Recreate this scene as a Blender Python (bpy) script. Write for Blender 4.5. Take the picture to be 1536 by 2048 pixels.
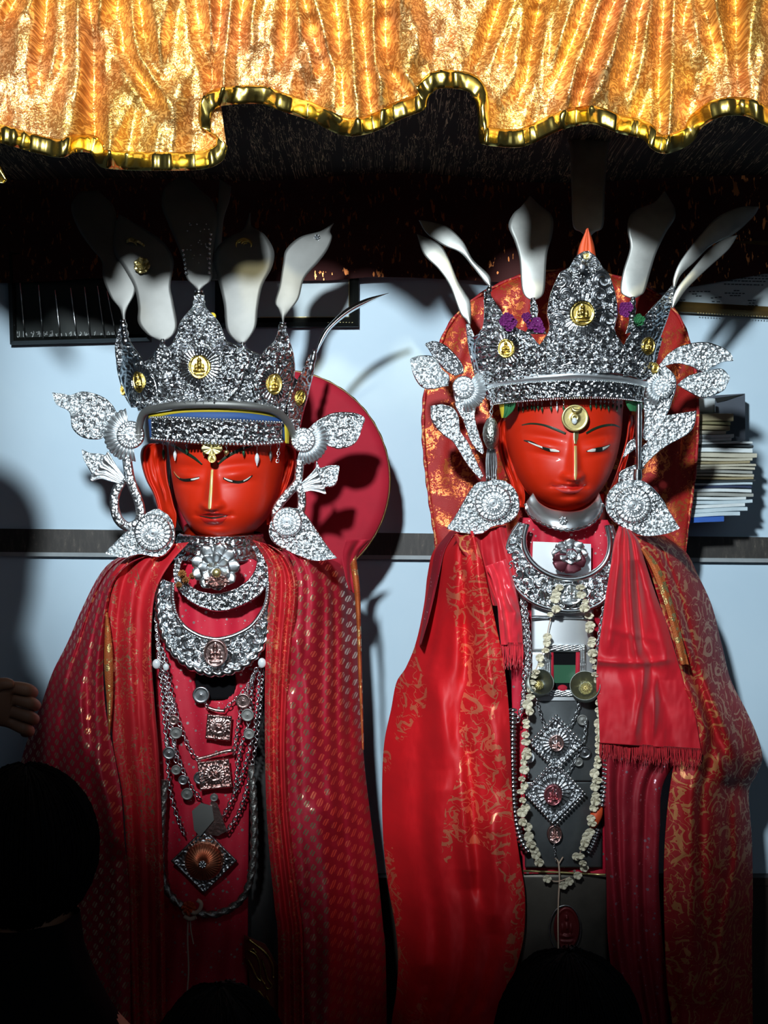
import bpy, math, random
import numpy as np
from mathutils import Vector, Matrix

random.seed(7)
for o in list(bpy.data.objects):
    bpy.data.objects.remove(o, do_unlink=True)
SC = bpy.context.scene
COL = SC.collection
PI = math.pi

# ---------------------------------------------------------------- camera, world, lights, exposure
FPX, DCAM, ZC = 2600.0, 2.6, 1.5
cam_d = bpy.data.cameras.new('camera')
cam = bpy.data.objects.new('camera', cam_d)
COL.objects.link(cam)
cam.location = (0, -DCAM, ZC)
cam.rotation_euler = (PI/2, 0, 0)
cam_d.sensor_fit = 'VERTICAL'
cam_d.sensor_height = 36.0
cam_d.sensor_width = 27.0
cam_d.lens = 36.0*FPX/2048.0
cam_d.clip_start = 0.02
SC.camera = cam
SC.view_settings.view_transform = 'Standard'
SC.view_settings.look = 'None'
SC.view_settings.gamma = 1.0
SC.view_settings.use_curve_mapping = False
SC.view_settings.exposure = 0.0

world = bpy.data.worlds.new('world')
SC.world = world
world.use_nodes = True
world.node_tree.nodes['Background'].inputs[0].default_value = (0.55, 0.68, 0.85, 1)
world.node_tree.nodes['Background'].inputs[1].default_value = 0.026

def lamp(name, kind, loc, target, energy, color, size=0.1, spot=None, blend=0.5, size_y=None):
    d = bpy.data.lights.new(name, kind)
    d.energy = energy
    d.color = color
    if kind == 'SPOT':
        d.spot_size = math.radians(spot)
        d.spot_blend = blend
        d.shadow_soft_size = size
    elif kind == 'AREA':
        d.size = size
        if size_y:
            d.shape = 'RECTANGLE'
            d.size_y = size_y
    else:
        d.shadow_soft_size = size
    o = bpy.data.objects.new(name, d)
    COL.objects.link(o)
    o.location = loc
    o.rotation_euler = (Vector(target)-Vector(loc)).to_track_quat('-Z', 'Y').to_euler()
    return o

lamp('hall_lamp', 'SPOT', (-0.40, -2.55, 2.52), (0.07, 0.0, 1.90), 410, (0.87, 0.955, 1.0), 0.08, 48, 0.56)
lamp('cool_fill', 'AREA', (1.2, -3.3, 2.6), (0.1, 0, 1.5), 3, (0.75, 0.88, 1.0), 1.2, size_y=1.6)  # added soft fill giving the silver its mid-tones; no window stands there
for wx in (-0.57, -0.19, 0.19, 0.57):
    lamp('warm_fill', 'SPOT', (wx*0.9, -2.0, 2.75), (wx, -0.45, 2.335), 82, (1.0, 0.88, 0.50), 0.04, 19, 0.7)  # row of spots added to brighten the valance, cones kept above the hem

# ---------------------------------------------------------------- helpers
def SCL(y):
    return (DCAM+y)/FPX
def W(px, py, y):
    s = SCL(y)
    return np.stack([(px-768.0)*s, y+0*px, ZC-(py-1024.0)*s], -1)
def WP(px, py, y):
    s = SCL(y)
    return Vector(((px-768.0)*s, y, ZC-(py-1024.0)*s))

def _h(ix, iy, seed):
    n = (ix.astype(np.int64)*374761393 + iy.astype(np.int64)*668265263 + seed*1442695041) & 0x7fffffff
    n = ((n ^ (n >> 13))*1274126177) & 0x7fffffff
    return ((n ^ (n >> 16)) & 0xffff)/65535.0
def vnoise(x, y, seed=0):
    ix, iy = np.floor(x), np.floor(y)
    fx, fy = x-ix, y-iy
    fx = fx*fx*fx*(fx*(fx*6-15)+10); fy = fy*fy*fy*(fy*(fy*6-15)+10)
    a = _h(ix, iy, seed); b = _h(ix+1, iy, seed); c = _h(ix, iy+1, seed); d = _h(ix+1, iy+1, seed)
    return (a*(1-fx)+b*fx)*(1-fy)+(c*(1-fx)+d*fx)*fy
def fbm(x, y, seed=0, o=3):
    s = 0; a = 0.5
    for i in range(o):
        s = s+a*vnoise(x*2**i, y*2**i, seed+i*17); a *= 0.5
    return s
def scrolls(px, py, cell=24.0, seed=0):
    """chased foliage: one small curl in every jittered cell"""
    gx, gy = np.floor(px/cell), np.floor(py/cell)
    best = np.full(px.shape, 1e9); bth = np.zeros(px.shape); bd = np.ones(px.shape)
    for dx in (-1, 0, 1):
        for dy in (-1, 0, 1):
            ix, iy = gx+dx, gy+dy
            cx = (ix+0.2+0.6*_h(ix, iy, seed))*cell
            cy = (iy+0.2+0.6*_h(ix, iy, seed+5))*cell
            r = np.hypot(px-cx, py-cy)
            m = r < best
            best = np.where(m, r, best)
            bth = np.where(m, np.arctan2(py-cy, px-cx), bth)
            bd = np.where(m, np.where(_h(ix, iy, seed+9) > 0.5, 1.0, -1.0), bd)
    q = best/cell
    s = 0.5+0.5*np.cos(bth*bd*2+q*2*PI*1.7)
    s = s**1.8
    return 1.15*s*np.clip(1-q*1.25, 0, 1)**0.35+0.9*np.exp(-(q/0.11)**2)
def sunburst(px, py, cx, cy, r0, r1, n, sx=1.0):
    dx, dy = (px-cx)/sx, py-cy
    r = np.hypot(dx, dy); th = np.arctan2(dy, dx)
    inside = np.clip((r-r0)/4+0.5, 0, 1)*np.clip((r1-r)/4+0.5, 0, 1)
    return inside*(0.35+0.65*np.abs(np.cos(th*n/2))**0.7), inside

def smooth_path(P, n, sharp=False, close=False):
    P = np.array(P, float)
    if len(P) == 1:
        return np.repeat(P, n, 0)
    if not sharp and len(P) > 2:
        Q = []
        ext = np.vstack([2*P[0]-P[1], P, 2*P[-1]-P[-2]])
        if close:
            ext = np.vstack([P[-2], P, P[1]])
        for i in range(1, len(ext)-2):
            p0, p1, p2, p3 = ext[i-1], ext[i], ext[i+1], ext[i+2]
            t = np.linspace(0, 1, 12, endpoint=False)[:, None]
            Q.append(0.5*((2*p1)+(-p0+p2)*t+(2*p0-5*p1+4*p2-p3)*t**2+(-p0+3*p1-3*p2+p3)*t**3))
        P = np.vstack(Q+[P[-1:]])
    d = np.concatenate([[0], np.cumsum(np.linalg.norm(np.diff(P, axis=0), axis=1))])
    s = np.linspace(0, d[-1], n)
    return np.stack([np.interp(s, d, P[:, k]) for k in range(P.shape[1])], -1)

ORG = {}
class MB:
    def __init__(self):
        self.v = []; self.f = []; self.n = 0
    def add(self, V, F):
        V = np.asarray(V, float).reshape(-1, 3)
        self.v.append(V)
        k = self.n
        self.f += [tuple(i+k for i in f) for f in F]
        self.n += len(V)
        return self
    def grid(self, G, thick=None, closed=False, flip=None):
        """G (n,m,3) front grid; thick pushes a back skin to +y"""
        n, m = G.shape[:2]
        F = []
        mm = m if closed else m-1
        for i in range(n-1):
            for j in range(mm):
                a = i*m+j; b = i*m+(j+1) % m; c = (i+1)*m+(j+1) % m; d = (i+1)*m+j
                F.append((a, b, c, d))
        if flip is None:
            d1 = G[1:, :-1]-G[:-1, :-1]; d2 = G[:-1, 1:]-G[:-1, :-1]
            nrm = np.cross(d2, d1)
            flip = nrm[..., 1].sum() > 0
        if flip:
            F = [f[::-1] for f in F]
        V = G.reshape(-1, 3)
        if thick:
            k = len(V)
            off = np.array(thick if hasattr(thick, '__len__') else (0, thick, 0), float)
            V = np.vstack([V, V+off])
            F2 = [tuple(i+k for i in f[::-1]) for f in F]
            ring = [j for j in range(m)]+[i*m+m-1 for i in range(1, n)]+[(n-1)*m+j for j in range(m-2, -1, -1)]+[i*m for i in range(n-2, 0, -1)]
            if closed:
                ring = []
            S = []
            for a, b in zip(ring, ring[1:]+ring[:1]):
                S.append((a, a+k, b+k, b) if not flip else (a, b, b+k, a+k))
            F = F+F2+S
        return self.add(V, F)
    def sphere(self, c, r, nu=8, nv=6, sc=(1, 1, 1), rot=None):
        th = np.linspace(0, PI, nv+1)[:, None]; ph = np.linspace(0, 2*PI, nu, endpoint=False)[None]
        G = np.stack([np.sin(th)*np.cos(ph)*sc[0], np.sin(th)*np.sin(ph)*sc[1], np.cos(th)*sc[2]+0*ph], -1)*r
        if rot is not None:
            G = G @ np.array(rot.to_3x3()).T
        return self.grid(G+np.array(c), closed=True, flip=True)
    def box(self, lo, hi, taper=0):
        x0, y0, z0 = lo; x1, y1, z1 = hi
        V = [(x0, y0, z0), (x1, y0, z0), (x1, y1, z0), (x0, y1, z0), (x0, y0, z1), (x1, y0, z1), (x1, y1, z1), (x0, y1, z1)]
        return self.add(V, [(3, 2, 1, 0), (4, 5, 6, 7), (0, 1, 5, 4), (1, 2, 6, 5), (2, 3, 7, 6), (3, 0, 4, 7)])
    def tube(self, P, r, n=8, twist=0, flat=1.0, lobes=0, cap=True):
        P = np.asarray(P, float)
        r = np.broadcast_to(np.asarray(r, float), (len(P),))
        T = np.gradient(P, axis=0); T /= np.linalg.norm(T, axis=1)[:, None]+1e-12
        up = np.array([0, -1.0, 0])
        G = []
        for i in range(len(P)):
            s = np.cross(T[i], up); ln = np.linalg.norm(s)
            s = s/ln if ln > 1e-6 else np.array([1.0, 0, 0])
            u = np.cross(s, T[i])
            a = np.linspace(0, 2*PI, n, endpoint=False)
            rr = r[i]*(1+(0.28*np.cos(lobes*(a+twist*i)) if lobes else 0))
            G.append(P[i]+(np.cos(a)*rr)[:, None]*s+(np.sin(a)*rr*flat)[:, None]*u)
        G = np.array(G)
        k = self.n
        self.grid(G, closed=True, flip=False)
        if cap:
            self.f.append(tuple(k+j for j in range(n)))
            self.f.append(tuple(k+(len(P)-1)*n+j for j in range(n-1, -1, -1)))
        return self
    def torus(self, c, R, r, a1, a2, n=9, m=5, stretch=1.0):
        """a1,a2: unit axes spanning the ring plane"""
        a1 = np.array(a1, float); a2 = np.array(a2, float); nrm = np.cross(a1, a2)
        u = np.linspace(0, 2*PI, n, endpoint=False)[:, None]; w = np.linspace(0, 2*PI, m, endpoint=False)[None]
        rad = (R+r*np.cos(w))
        G = (np.cos(u)*rad*stretch)[..., None]*a1+(np.sin(u)*rad)[..., None]*a2+(r*np.sin(w)+0*u)[..., None]*nrm+np.array(c)
        G = np.concatenate([G, G[:1]], 0)
        return self.grid(G, closed=True, flip=False)
    def chain(self, P3, link, r):
        """P3 smooth 3-D path -> interlocking links"""
        d = np.concatenate([[0], np.cumsum(np.linalg.norm(np.diff(P3, axis=0), axis=1))])
        n = max(2, int(d[-1]/link))
        s = np.linspace(0, d[-1], n)
        Q = np.stack([np.interp(s, d, P3[:, k]) for k in range(3)], -1)
        T = np.gradient(Q, axis=0)
        for i in range(n):
            t = T[i]/(np.linalg.norm(T[i])+1e-9)
            side = np.cross(t, (0, -1, 0)); side /= np.linalg.norm(side)+1e-9
            w = side if i % 2 else np.cross(t, side)
            w = 0.8*w+0.35*side; w /= np.linalg.norm(w)
            self.torus(Q[i], link*0.48, r, t, w, 8, 5, 1.35)
        return self
    def build(self, name, mat, parent=None, label=None, loc=None, smooth=True):
        V = np.vstack(self.v)
        me = bpy.data.meshes.new(name)
        if parent is not None:
            org = ORG[parent.name]
        else:
            org = Vector(loc) if loc is not None else Vector(((V[:, 0].min()+V[:, 0].max())/2, (V[:, 1].min()+V[:, 1].max())/2, V[:, 2].min()))
        me.from_pydata((V-np.array(org)).tolist(), [], self.f)
        if smooth:
            me.polygons.foreach_set('use_smooth', [True]*len(me.polygons))
        uv = me.uv_layers.new(name='UVMap')
        idx = np.empty(len(me.loops), np.int32)
        me.loops.foreach_get('vertex_index', idx)
        uv.data.foreach_set('uv', V[idx][:, [0, 2]].astype(np.float32).ravel())
        me.materials.append(mat)
        me.update()
        o = bpy.data.objects.new(name, me)
        COL.objects.link(o)
        ORG[o.name] = org
        if parent is not None:
            o.parent = parent
        else:
            o.location = org
        if label:
            o['label'] = label
        return o

def thing(name, label, cat, loc, group=None):
    o = bpy.data.objects.new(name, None)
    COL.objects.link(o)
    o.empty_display_size = 0.05
    o.location = loc
    ORG[o.name] = Vector(loc)
    o['label'] = label; o['category'] = cat
    if group:
        o['group'] = group
    return o
def tag(o, label, cat, group=None):
    o['label'] = label; o['category'] = cat
    if group:
        o['group'] = group
    return o
def struct(o):
    o['kind'] = 'structure'
    return o

def edge_grid(A, B, nu, nv, by_y=False, sharp=False):
    """pixel grids between edge A and edge B"""
    if by_y:
        A = np.array(A, float); B = np.array(B, float)
        y0, y1 = min(A[0, 1], B[0, 1]), max(A[-1, 1], B[-1, 1])
        A = smooth_path(A, 300); B = smooth_path(B, 300)
        t = np.linspace(0, 1, nv)
        ya = A[0, 1]+(A[-1, 1]-A[0, 1])*t; yb = B[0, 1]+(B[-1, 1]-B[0, 1])*t
        EA = np.stack([np.interp(ya, np.maximum.accumulate(A[:, 1]+np.arange(300)*1e-6), A[:, 0]), ya], -1)
        EB = np.stack([np.interp(yb, np.maximum.accumulate(B[:, 1]+np.arange(300)*1e-6), B[:, 0]), yb], -1)
    else:
        EA = smooth_path(A, nv, sharp); EB = smooth_path(B, nv, sharp)
    u = np.linspace(0, 1, nu)[None, :, None]
    G = EA[:, None]*(1-u)+EB[:, None]*u
    v = np.linspace(0, 1, nv)[:, None]+0*G[..., 0]
    return G[..., 0], G[..., 1], u[..., 0]+0*G[..., 0], v
def ruled(mb, A, B, nu, nv, yfun, thick=0.002, by_y=False, sharp=False, yref=None):
    px, py, u, v = edge_grid(A, B, nu, nv, by_y, sharp)
    y = yfun(px, py, u, v)+0*px
    if yref is None:
        G = W(px, py, y)
    else:
        G = W(px, py, yref+0*px); G[..., 1] = y
    mb.grid(G, thick)
    return mb
def polar(mb, cx, cy, r, y0, hfun, nr=10, nt=40, sx=1.0, sy=1.0, rot=0.0, yaw=0.0, pitch=0.0, thick=0.002):
    """relief disc facing the camera; hfun(rn, theta)-> metres towards -y"""
    rn = np.linspace(0.02, 1, nr)[:, None]; th = np.linspace(0, 2*PI, nt, endpoint=False)[None]
    s = SCL(y0)*r
    X = rn*np.cos(th)*s*sx; Z = rn*np.sin(th)*s*sy
    c, k = math.cos(rot), math.sin(rot)
    X, Z = X*c-Z*k, X*k+Z*c
    H = hfun(rn+0*th, th+0*rn)
    R = np.array((Matrix.Rotation(yaw, 3, 'Z') @ Matrix.Rotation(pitch, 3, 'X')))
    G = np.stack([X, -H, Z], -1) @ R.T+np.array(WP(cx, cy, y0))
    b = np.stack([X[-1], 0*X[-1]+thick, Z[-1]], -1) @ R.T+np.array(WP(cx, cy, y0))
    n0 = mb.n
    full = np.concatenate([G, b[None]], 0)
    mb.grid(full, closed=True, flip=False)
    mb.f.append(tuple(n0+j for j in range(nt)))
    mb.f.append(tuple(n0+nr*nt+j for j in range(nt-1, -1, -1)))
    return mb
def path3(P, y, n=80, sharp=False):
    """pixel path with either fixed y or per-point third value -> world"""
    P = [tuple(p)+((y,) if len(p) == 2 else ()) for p in P]
    Q = smooth_path(P, n, sharp)
    return W(Q[:, 0], Q[:, 1], Q[:, 2])

# ---------------------------------------------------------------- materials
def newmat(name):
    m = bpy.data.materials.new(name)
    m.use_nodes = True
    nt = m.node_tree
    return m, nt, nt.nodes['Principled BSDF']
def nd(nt, typ, **kw):
    n = nt.nodes.new(typ)
    for k, v in kw.items():
        if k.startswith('i_'):
            n.inputs[int(k[2:])].default_value = v
        else:
            setattr(n, k, v)
    return n
def uvmap(nt, scale=(1, 1, 1), rot=0.0):
    tc = nd(nt, 'ShaderNodeTexCoord')
    mp = nd(nt, 'ShaderNodeMapping')
    mp.inputs['Scale'].default_value = scale
    mp.inputs['Rotation'].default_value = (0, 0, rot)
    nt.links.new(tc.outputs['UV'], mp.inputs[0])
    return mp
def math_(nt, op, a, b=None, c=None):
    n = nd(nt, 'ShaderNodeMath', operation=op)
    for i, x in enumerate((a, b, c)):
        if x is None:
            continue
        if isinstance(x, (int, float)):
            n.inputs[i].default_value = x
        else:
            nt.links.new(x, n.inputs[i])
    return n.outputs[0]
def ramp(nt, fac, stops):
    r = nd(nt, 'ShaderNodeValToRGB')
    e = r.color_ramp.elements
    while len(e) < len(stops):
        e.new(0.5)
    for el, (p, c) in zip(e, stops):
        el.position = p
        el.color = c if len(c) == 4 else tuple(c)+(1,)
    nt.links.new(fac, r.inputs[0])
    return r.outputs[0]
def noise_tex(nt, vec, scale, detail=4, rough=0.55, dist=0.0):
    n = nd(nt, 'ShaderNodeTexNoise')
    n.inputs['Scale'].default_value = scale; n.inputs['Detail'].default_value = detail
    n.inputs['Roughness'].default_value = rough; n.inputs['Distortion'].default_value = dist
    if vec is not None:
        nt.links.new(vec, n.inputs['Vector'])
    return n.outputs[0]
def voro(nt, vec, scale, feature='F1', rnd=1.0, metric='EUCLIDEAN'):
    n = nd(nt, 'ShaderNodeTexVoronoi', feature=feature)
    if feature != 'DISTANCE_TO_EDGE':
        n.distance = metric
    n.inputs['Scale'].default_value = scale; n.inputs['Randomness'].default_value = rnd
    if vec is not None:
        nt.links.new(vec, n.inputs['Vector'])
    return n
def bump(nt, bs, height, strength, dist=0.002):
    b = nd(nt, 'ShaderNodeBump')
    b.inputs['Strength'].default_value = strength; b.inputs['Distance'].default_value = dist
    nt.links.new(height, b.inputs['Height'])
    nt.links.new(b.outputs[0], bs.inputs['Normal'])
def mixc(nt, fac, a, b):
    n = nd(nt, 'ShaderNodeMix', data_type='RGBA')
    for sock, x in ((n.inputs[0], fac), (n.inputs[6], a), (n.inputs[7], b)):
        if isinstance(x, (int, float)):
            sock.default_value = x
        elif isinstance(x, tuple):
            sock.default_value = x if len(x) == 4 else x+(1,)
        else:
            nt.links.new(x, sock)
    return n.outputs[2]
def plain(name, col, rough=0.6, metal=0.0, coat=0.0, sheen=0.0, bscale=None, bstr=0.2, var=0.0, spec=0.5):
    m, nt, bs = newmat(name)
    bs.inputs['Base Color'].default_value = col+(1,)
    bs.inputs['Roughness'].default_value = rough; bs.inputs['Metallic'].default_value = metal
    bs.inputs['Coat Weight'].default_value = coat; bs.inputs['Coat Roughness'].default_value = 0.08
    bs.inputs['Sheen Weight'].default_value = sheen
    bs.inputs['Specular IOR Level'].default_value = spec
    tc = nd(nt, 'ShaderNodeTexCoord')
    if var:
        n = noise_tex(nt, tc.outputs['Object'], 12, 5)
        a = tuple(max(0, c*(1-var)) for c in col); b = tuple(min(1, c*(1+var)) for c in col)
        nt.links.new(ramp(nt, n, [(0.3, a), (0.7, b)]), bs.inputs['Base Color'])
    if bscale:
        bump(nt, bs, noise_tex(nt, tc.outputs['Object'], bscale, 4), bstr)
    return m
def chased(name, col, rough, scale, strength, dist=0.0015):
    """metal worked with a fine punched and chased texture"""
    m, nt, bs = newmat(name)
    bs.inputs['Metallic'].default_value = 1.0
    tc = nd(nt, 'ShaderNodeTexCoord')
    v = voro(nt, tc.outputs['Object'], scale, 'SMOOTH_F1')
    n = noise_tex(nt, tc.outputs['Object'], scale*0.7, 3, 0.6, 1.5)
    h = math_(nt, 'ADD', v.outputs[0], n)
    bump(nt, bs, h, strength, dist)
    nn = noise_tex(nt, tc.outputs['Object'], 30, 4)
    nt.links.new(ramp(nt, nn, [(0.3, tuple(c*0.8 for c in col)), (0.7, col)]), bs.inputs['Base Color'])
    nt.links.new(math_(nt, 'MULTIPLY_ADD', nn, 0.2, rough-0.1), bs.inputs['Roughness'])
    return m

M = {}
M['silver'] = chased('chased_silver', (0.66, 0.68, 0.70), 0.20, 190, 0.3)
M['silver_fine'] = chased('fine_silver', (0.82, 0.86, 0.88), 0.30, 230, 0.32)
M['silver_dark'] = chased('old_silver', (0.42, 0.44, 0.46), 0.34, 120, 0.15)
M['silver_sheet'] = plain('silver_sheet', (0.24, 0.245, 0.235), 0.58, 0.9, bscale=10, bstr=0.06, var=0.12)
M['silver_cast'] = plain('cast_silver', (0.70, 0.73, 0.75), 0.22, 1.0, bscale=60, bstr=0.10)
M['silver_satin'] = plain('satin_silver', (0.80, 0.85, 0.88), 0.48, 1.0, bscale=20, bstr=0.06)
M['silver_plain'] = plain('plain_silver', (0.82, 0.86, 0.88), 0.33, 1.0, bscale=60, bstr=0.10)
M['silver_bright'] = plain('bright_silver', (0.82, 0.86, 0.88), 0.22, 1.0, bscale=30, bstr=0.05)
M['gold'] = chased('gold_leaf', (0.85, 0.62, 0.16), 0.28, 200, 0.2)
M['brass'] = plain('aged_brass', (0.62, 0.52, 0.22), 0.35, 0.9, bscale=60, bstr=0.2, var=0.2)
M['copper'] = plain('copper', (0.62, 0.22, 0.12), 0.32, 0.95, bscale=60, bstr=0.1, var=0.2)
M['rose_metal'] = chased('rose_silver', (0.66, 0.45, 0.42), 0.3, 160, 0.3)
M['red_paint'] = plain('red_lacquer', (0.56, 0.019, 0.002), 0.5, 0, coat=0.06, spec=0.35, bscale=40, bstr=0.02, var=0.06)
M['lip_paint'] = plain('lip_lacquer', (0.46, 0.012, 0.008), 0.3, 0, coat=0.3)
M['black_paint'] = plain('black_line_paint', (0.012, 0.014, 0.01), 0.35)
M['green_black'] = plain('green_black_paint', (0.012, 0.025, 0.012), 0.3)
M['white_paint'] = plain('white_paint', (0.75, 0.74, 0.68), 0.35)
M['gold_paint'] = plain('gold_paint', (0.95, 0.66, 0.25), 0.32, 0.55)
M['hair'] = plain('black_hair', (0.004, 0.004, 0.005), 0.75, spec=0.1, bscale=90, bstr=0.4)
M['skin'] = plain('skin', (0.36, 0.17, 0.10), 0.55, bscale=70, bstr=0.1, var=0.1)
M['black_cloth'] = plain('black_cloth', (0.006, 0.006, 0.007), 0.95, spec=0.05)
M['purple_petal'] = plain('purple_petal', (0.15, 0.01, 0.13), 0.7, var=0.4)
M['green_leaf'] = plain('green_cloth', (0.02, 0.15, 0.05), 0.7, var=0.3)
M['yellow_cloth'] = plain('yellow_cloth', (0.55, 0.42, 0.02), 0.7)
M['blue_cloth'] = plain('blue_cloth', (0.02, 0.07, 0.22), 0.7)
M['maroon_cloth'] = plain('maroon_cloth', (0.36, 0.001, 0.018), 0.8, sheen=0.03, bscale=25, bstr=0.15, var=0.12)
M['velvet'] = plain('red_velvet', (0.50, 0.003, 0.014), 0.6, sheen=0.12, bscale=35, bstr=0.1, var=0.15)
M['satin'] = plain('coral_satin', (0.72, 0.03, 0.05), 0.33, sheen=0.1, bscale=30, bstr=0.08)
M['orange_cloth'] = plain('orange_cloth', (0.62, 0.08, 0.02), 0.6, bscale=40, bstr=0.3, var=0.3)
M['petal'] = plain('cream_petal', (0.62, 0.58, 0.44), 0.6, var=0.25)
M['twine'] = plain('cream_twine', (0.55, 0.40, 0.30), 0.8, bscale=200, bstr=0.4)
M['cord'] = chased('braided_cord_silver', (0.38, 0.38, 0.36), 0.45, 220, 0.6)
M['dark_wood'] = plain('dark_wood', (0.035, 0.026, 0.02), 0.45, bscale=50, bstr=0.1, var=0.3)
M['body_wood'] = plain('body_wood', (0.06, 0.06, 0.06), 0.5, var=0.3)
M['black_frame'] = plain('black_frame', (0.008, 0.009, 0.008), 0.25)
M['dark_panel'] = plain('dark_panel', (0.018, 0.026, 0.024), 0.3)
M['gilt_frame'] = plain('gilt_frame', (0.16, 0.10, 0.03), 0.35, 0.5, bscale=80, bstr=0.3, var=0.3)
M['gilt_dots'] = plain('gilt_dots', (0.8, 0.62, 0.3), 0.3, 0.8)
M['paper'] = plain('certificate_paper', (0.52, 0.62, 0.66), 0.6, var=0.05)
M['ink'] = plain('grey_ink', (0.06, 0.09, 0.11), 0.7)
M['white_mark'] = plain('white_mark', (0.6, 0.65, 0.65), 0.4)
M['grey_box'] = plain('grey_box', (0.06, 0.075, 0.10), 0.7, var=0.15)
M['pale_plastic'] = plain('pale_plastic', (0.62, 0.70, 0.73), 0.5)
M['emerald'] = plain('green_bead', (0.02, 0.10, 0.05), 0.2, 0.3)
M['pearl'] = plain('white_drop', (0.75, 0.82, 0.85), 0.2, 0.2)

def fabric(name, base, thread, mask_fn, rough=0.65, trough=0.32, sheen=0.08, tmetal=0.85, bstr=0.15, var=0.15, dist=0.0012):
    """woven cloth with metal thread where mask is 1"""
    m, nt, bs = newmat(name)
    mask = mask_fn(nt)
    lo = uvmap(nt)
    n = noise_tex(nt, lo.outputs[0], 9, 3)
    b0 = ramp(nt, n, [(0.3, tuple(c*(1-var) for c in base)), (0.7, tuple(min(1, c*(1+var)) for c in base))])
    nt.links.new(mixc(nt, mask, b0, thread), bs.inputs['Base Color'])
    nt.links.new(math_(nt, 'MULTIPLY', mask, tmetal), bs.inputs['Metallic'])
    nt.links.new(math_(nt, 'MULTIPLY_ADD', mask, trough-rough, rough), bs.inputs['Roughness'])
    bs.inputs['Sheen Weight'].default_value = sheen
    bs.inputs['Sheen Tint'].default_value = tuple(min(1, c*1.5) for c in base)+(1,)
    fine = noise_tex(nt, uvmap(nt).outputs[0], 420, 2)
    bump(nt, bs, math_(nt, 'ADD', math_(nt, 'MULTIPLY', mask, 0.8), fine), bstr, dist)
    return m
def band(nt, x, lo, hi):
    return math_(nt, 'MULTIPLY', math_(nt, 'GREATER_THAN', x, lo), math_(nt, 'LESS_THAN', x, hi))
def leaf_mask(nt):
    mp = uvmap(nt, (1.0, 0.92, 1), 0.785)
    wob = nd(nt, 'ShaderNodeTexNoise'); wob.inputs['Scale'].default_value = 8
    nt.links.new(mp.outputs[0], wob.inputs['Vector'])
    v = voro(nt, mp.outputs[0], 57, rnd=0.12)
    d = v.outputs['Distance']
    mp2 = uvmap(nt, (1, 1, 1), 0.5)
    w = nd(nt, 'ShaderNodeTexWave'); w.inputs['Scale'].default_value = 62; w.inputs['Distortion'].default_value = 1.5
    nt.links.new(mp2.outputs[0], w.inputs['Vector'])
    veins = math_(nt, 'GREATER_THAN', w.outputs[1], 0.28)
    return math_(nt, 'MULTIPLY', math_(nt, 'LESS_THAN', d, 0.34), veins)
def scroll_mask(nt, sc=15.0, th=0.5):
    mp = uvmap(nt)
    nz = nd(nt, 'ShaderNodeTexNoise'); nz.inputs['Scale'].default_value = 22
    nt.links.new(mp.outputs[0], nz.inputs['Vector'])
    add = nd(nt, 'ShaderNodeVectorMath', operation='MULTIPLY_ADD')
    nt.links.new(nz.outputs[1], add.inputs[0]); add.inputs[1].default_value = (0.035, 0.035, 0); nt.links.new(mp.outputs[0], add.inputs[2])
    v = voro(nt, add.outputs[0], sc)
    rings = math_(nt, 'SINE', math_(nt, 'MULTIPLY', v.outputs['Distance'], 30.0))
    gate = math_(nt, 'GREATER_THAN', noise_tex(nt, mp.outputs[0], 34, 2), 0.46)
    a = math_(nt, 'MULTIPLY', math_(nt, 'GREATER_THAN', rings, 0.62), gate)
    n2 = noise_tex(nt, mp.outputs[0], 48, 1, 0.5, 0.8)
    b = band(nt, n2, 0.485, 0.515)
    c = math_(nt, 'LESS_THAN', voro(nt, add.outputs[0], 42).outputs['Distance'], 0.2)
    c = math_(nt, 'MULTIPLY', c, gate)
    tot = math_(nt, 'MAXIMUM', math_(nt, 'MAXIMUM', a, b), c)
    big = math_(nt, 'GREATER_THAN', noise_tex(nt, uvmap(nt, (1, 0.35, 1)).outputs[0], 7, 2), 1-th)
    return math_(nt, 'MULTIPLY', tot, big)
def scribble_mask(nt):
    mp = uvmap(nt, (1, 0.8, 1))
    n = noise_tex(nt, mp.outputs[0], 85, 2, 0.5, 1.0)
    lines = band(nt, n, 0.47, 0.53)
    gate = math_(nt, 'GREATER_THAN', noise_tex(nt, uvmap(nt, (1, 0.12, 1)).outputs[0], 40, 2), 0.47)
    return math_(nt, 'MULTIPLY', lines, gate)
def sequin_mask(nt):
    mp = uvmap(nt)
    v = voro(nt, mp.outputs[0], 62)
    a = math_(nt, 'LESS_THAN', v.outputs['Distance'], 0.17)
    v2 = voro(nt, mp.outputs[0], 140)
    b = math_(nt, 'LESS_THAN', v2.outputs['Distance'], 0.12)
    return math_(nt, 'MAXIMUM', a, b)
def speck_mask(nt):
    mp = uvmap(nt)
    n = noise_tex(nt, mp.outputs[0], 190, 2, 0.6, 0.6)
    return math_(nt, 'MULTIPLY', band(nt, n, 0.485, 0.515), math_(nt, 'GREATER_THAN', noise_tex(nt, mp.outputs[0], 60, 2), 0.45))
def foil_mask(nt):
    mp = uvmap(nt)
    n = noise_tex(nt, mp.outputs[0], 26, 3, 0.6, 0.6)
    v = voro(nt, mp.outputs[0], 70)
    return math_(nt, 'MULTIPLY', math_(nt, 'GREATER_THAN', n, 0.47), math_(nt, 'LESS_THAN', v.outputs['Distance'], 0.5))

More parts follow.
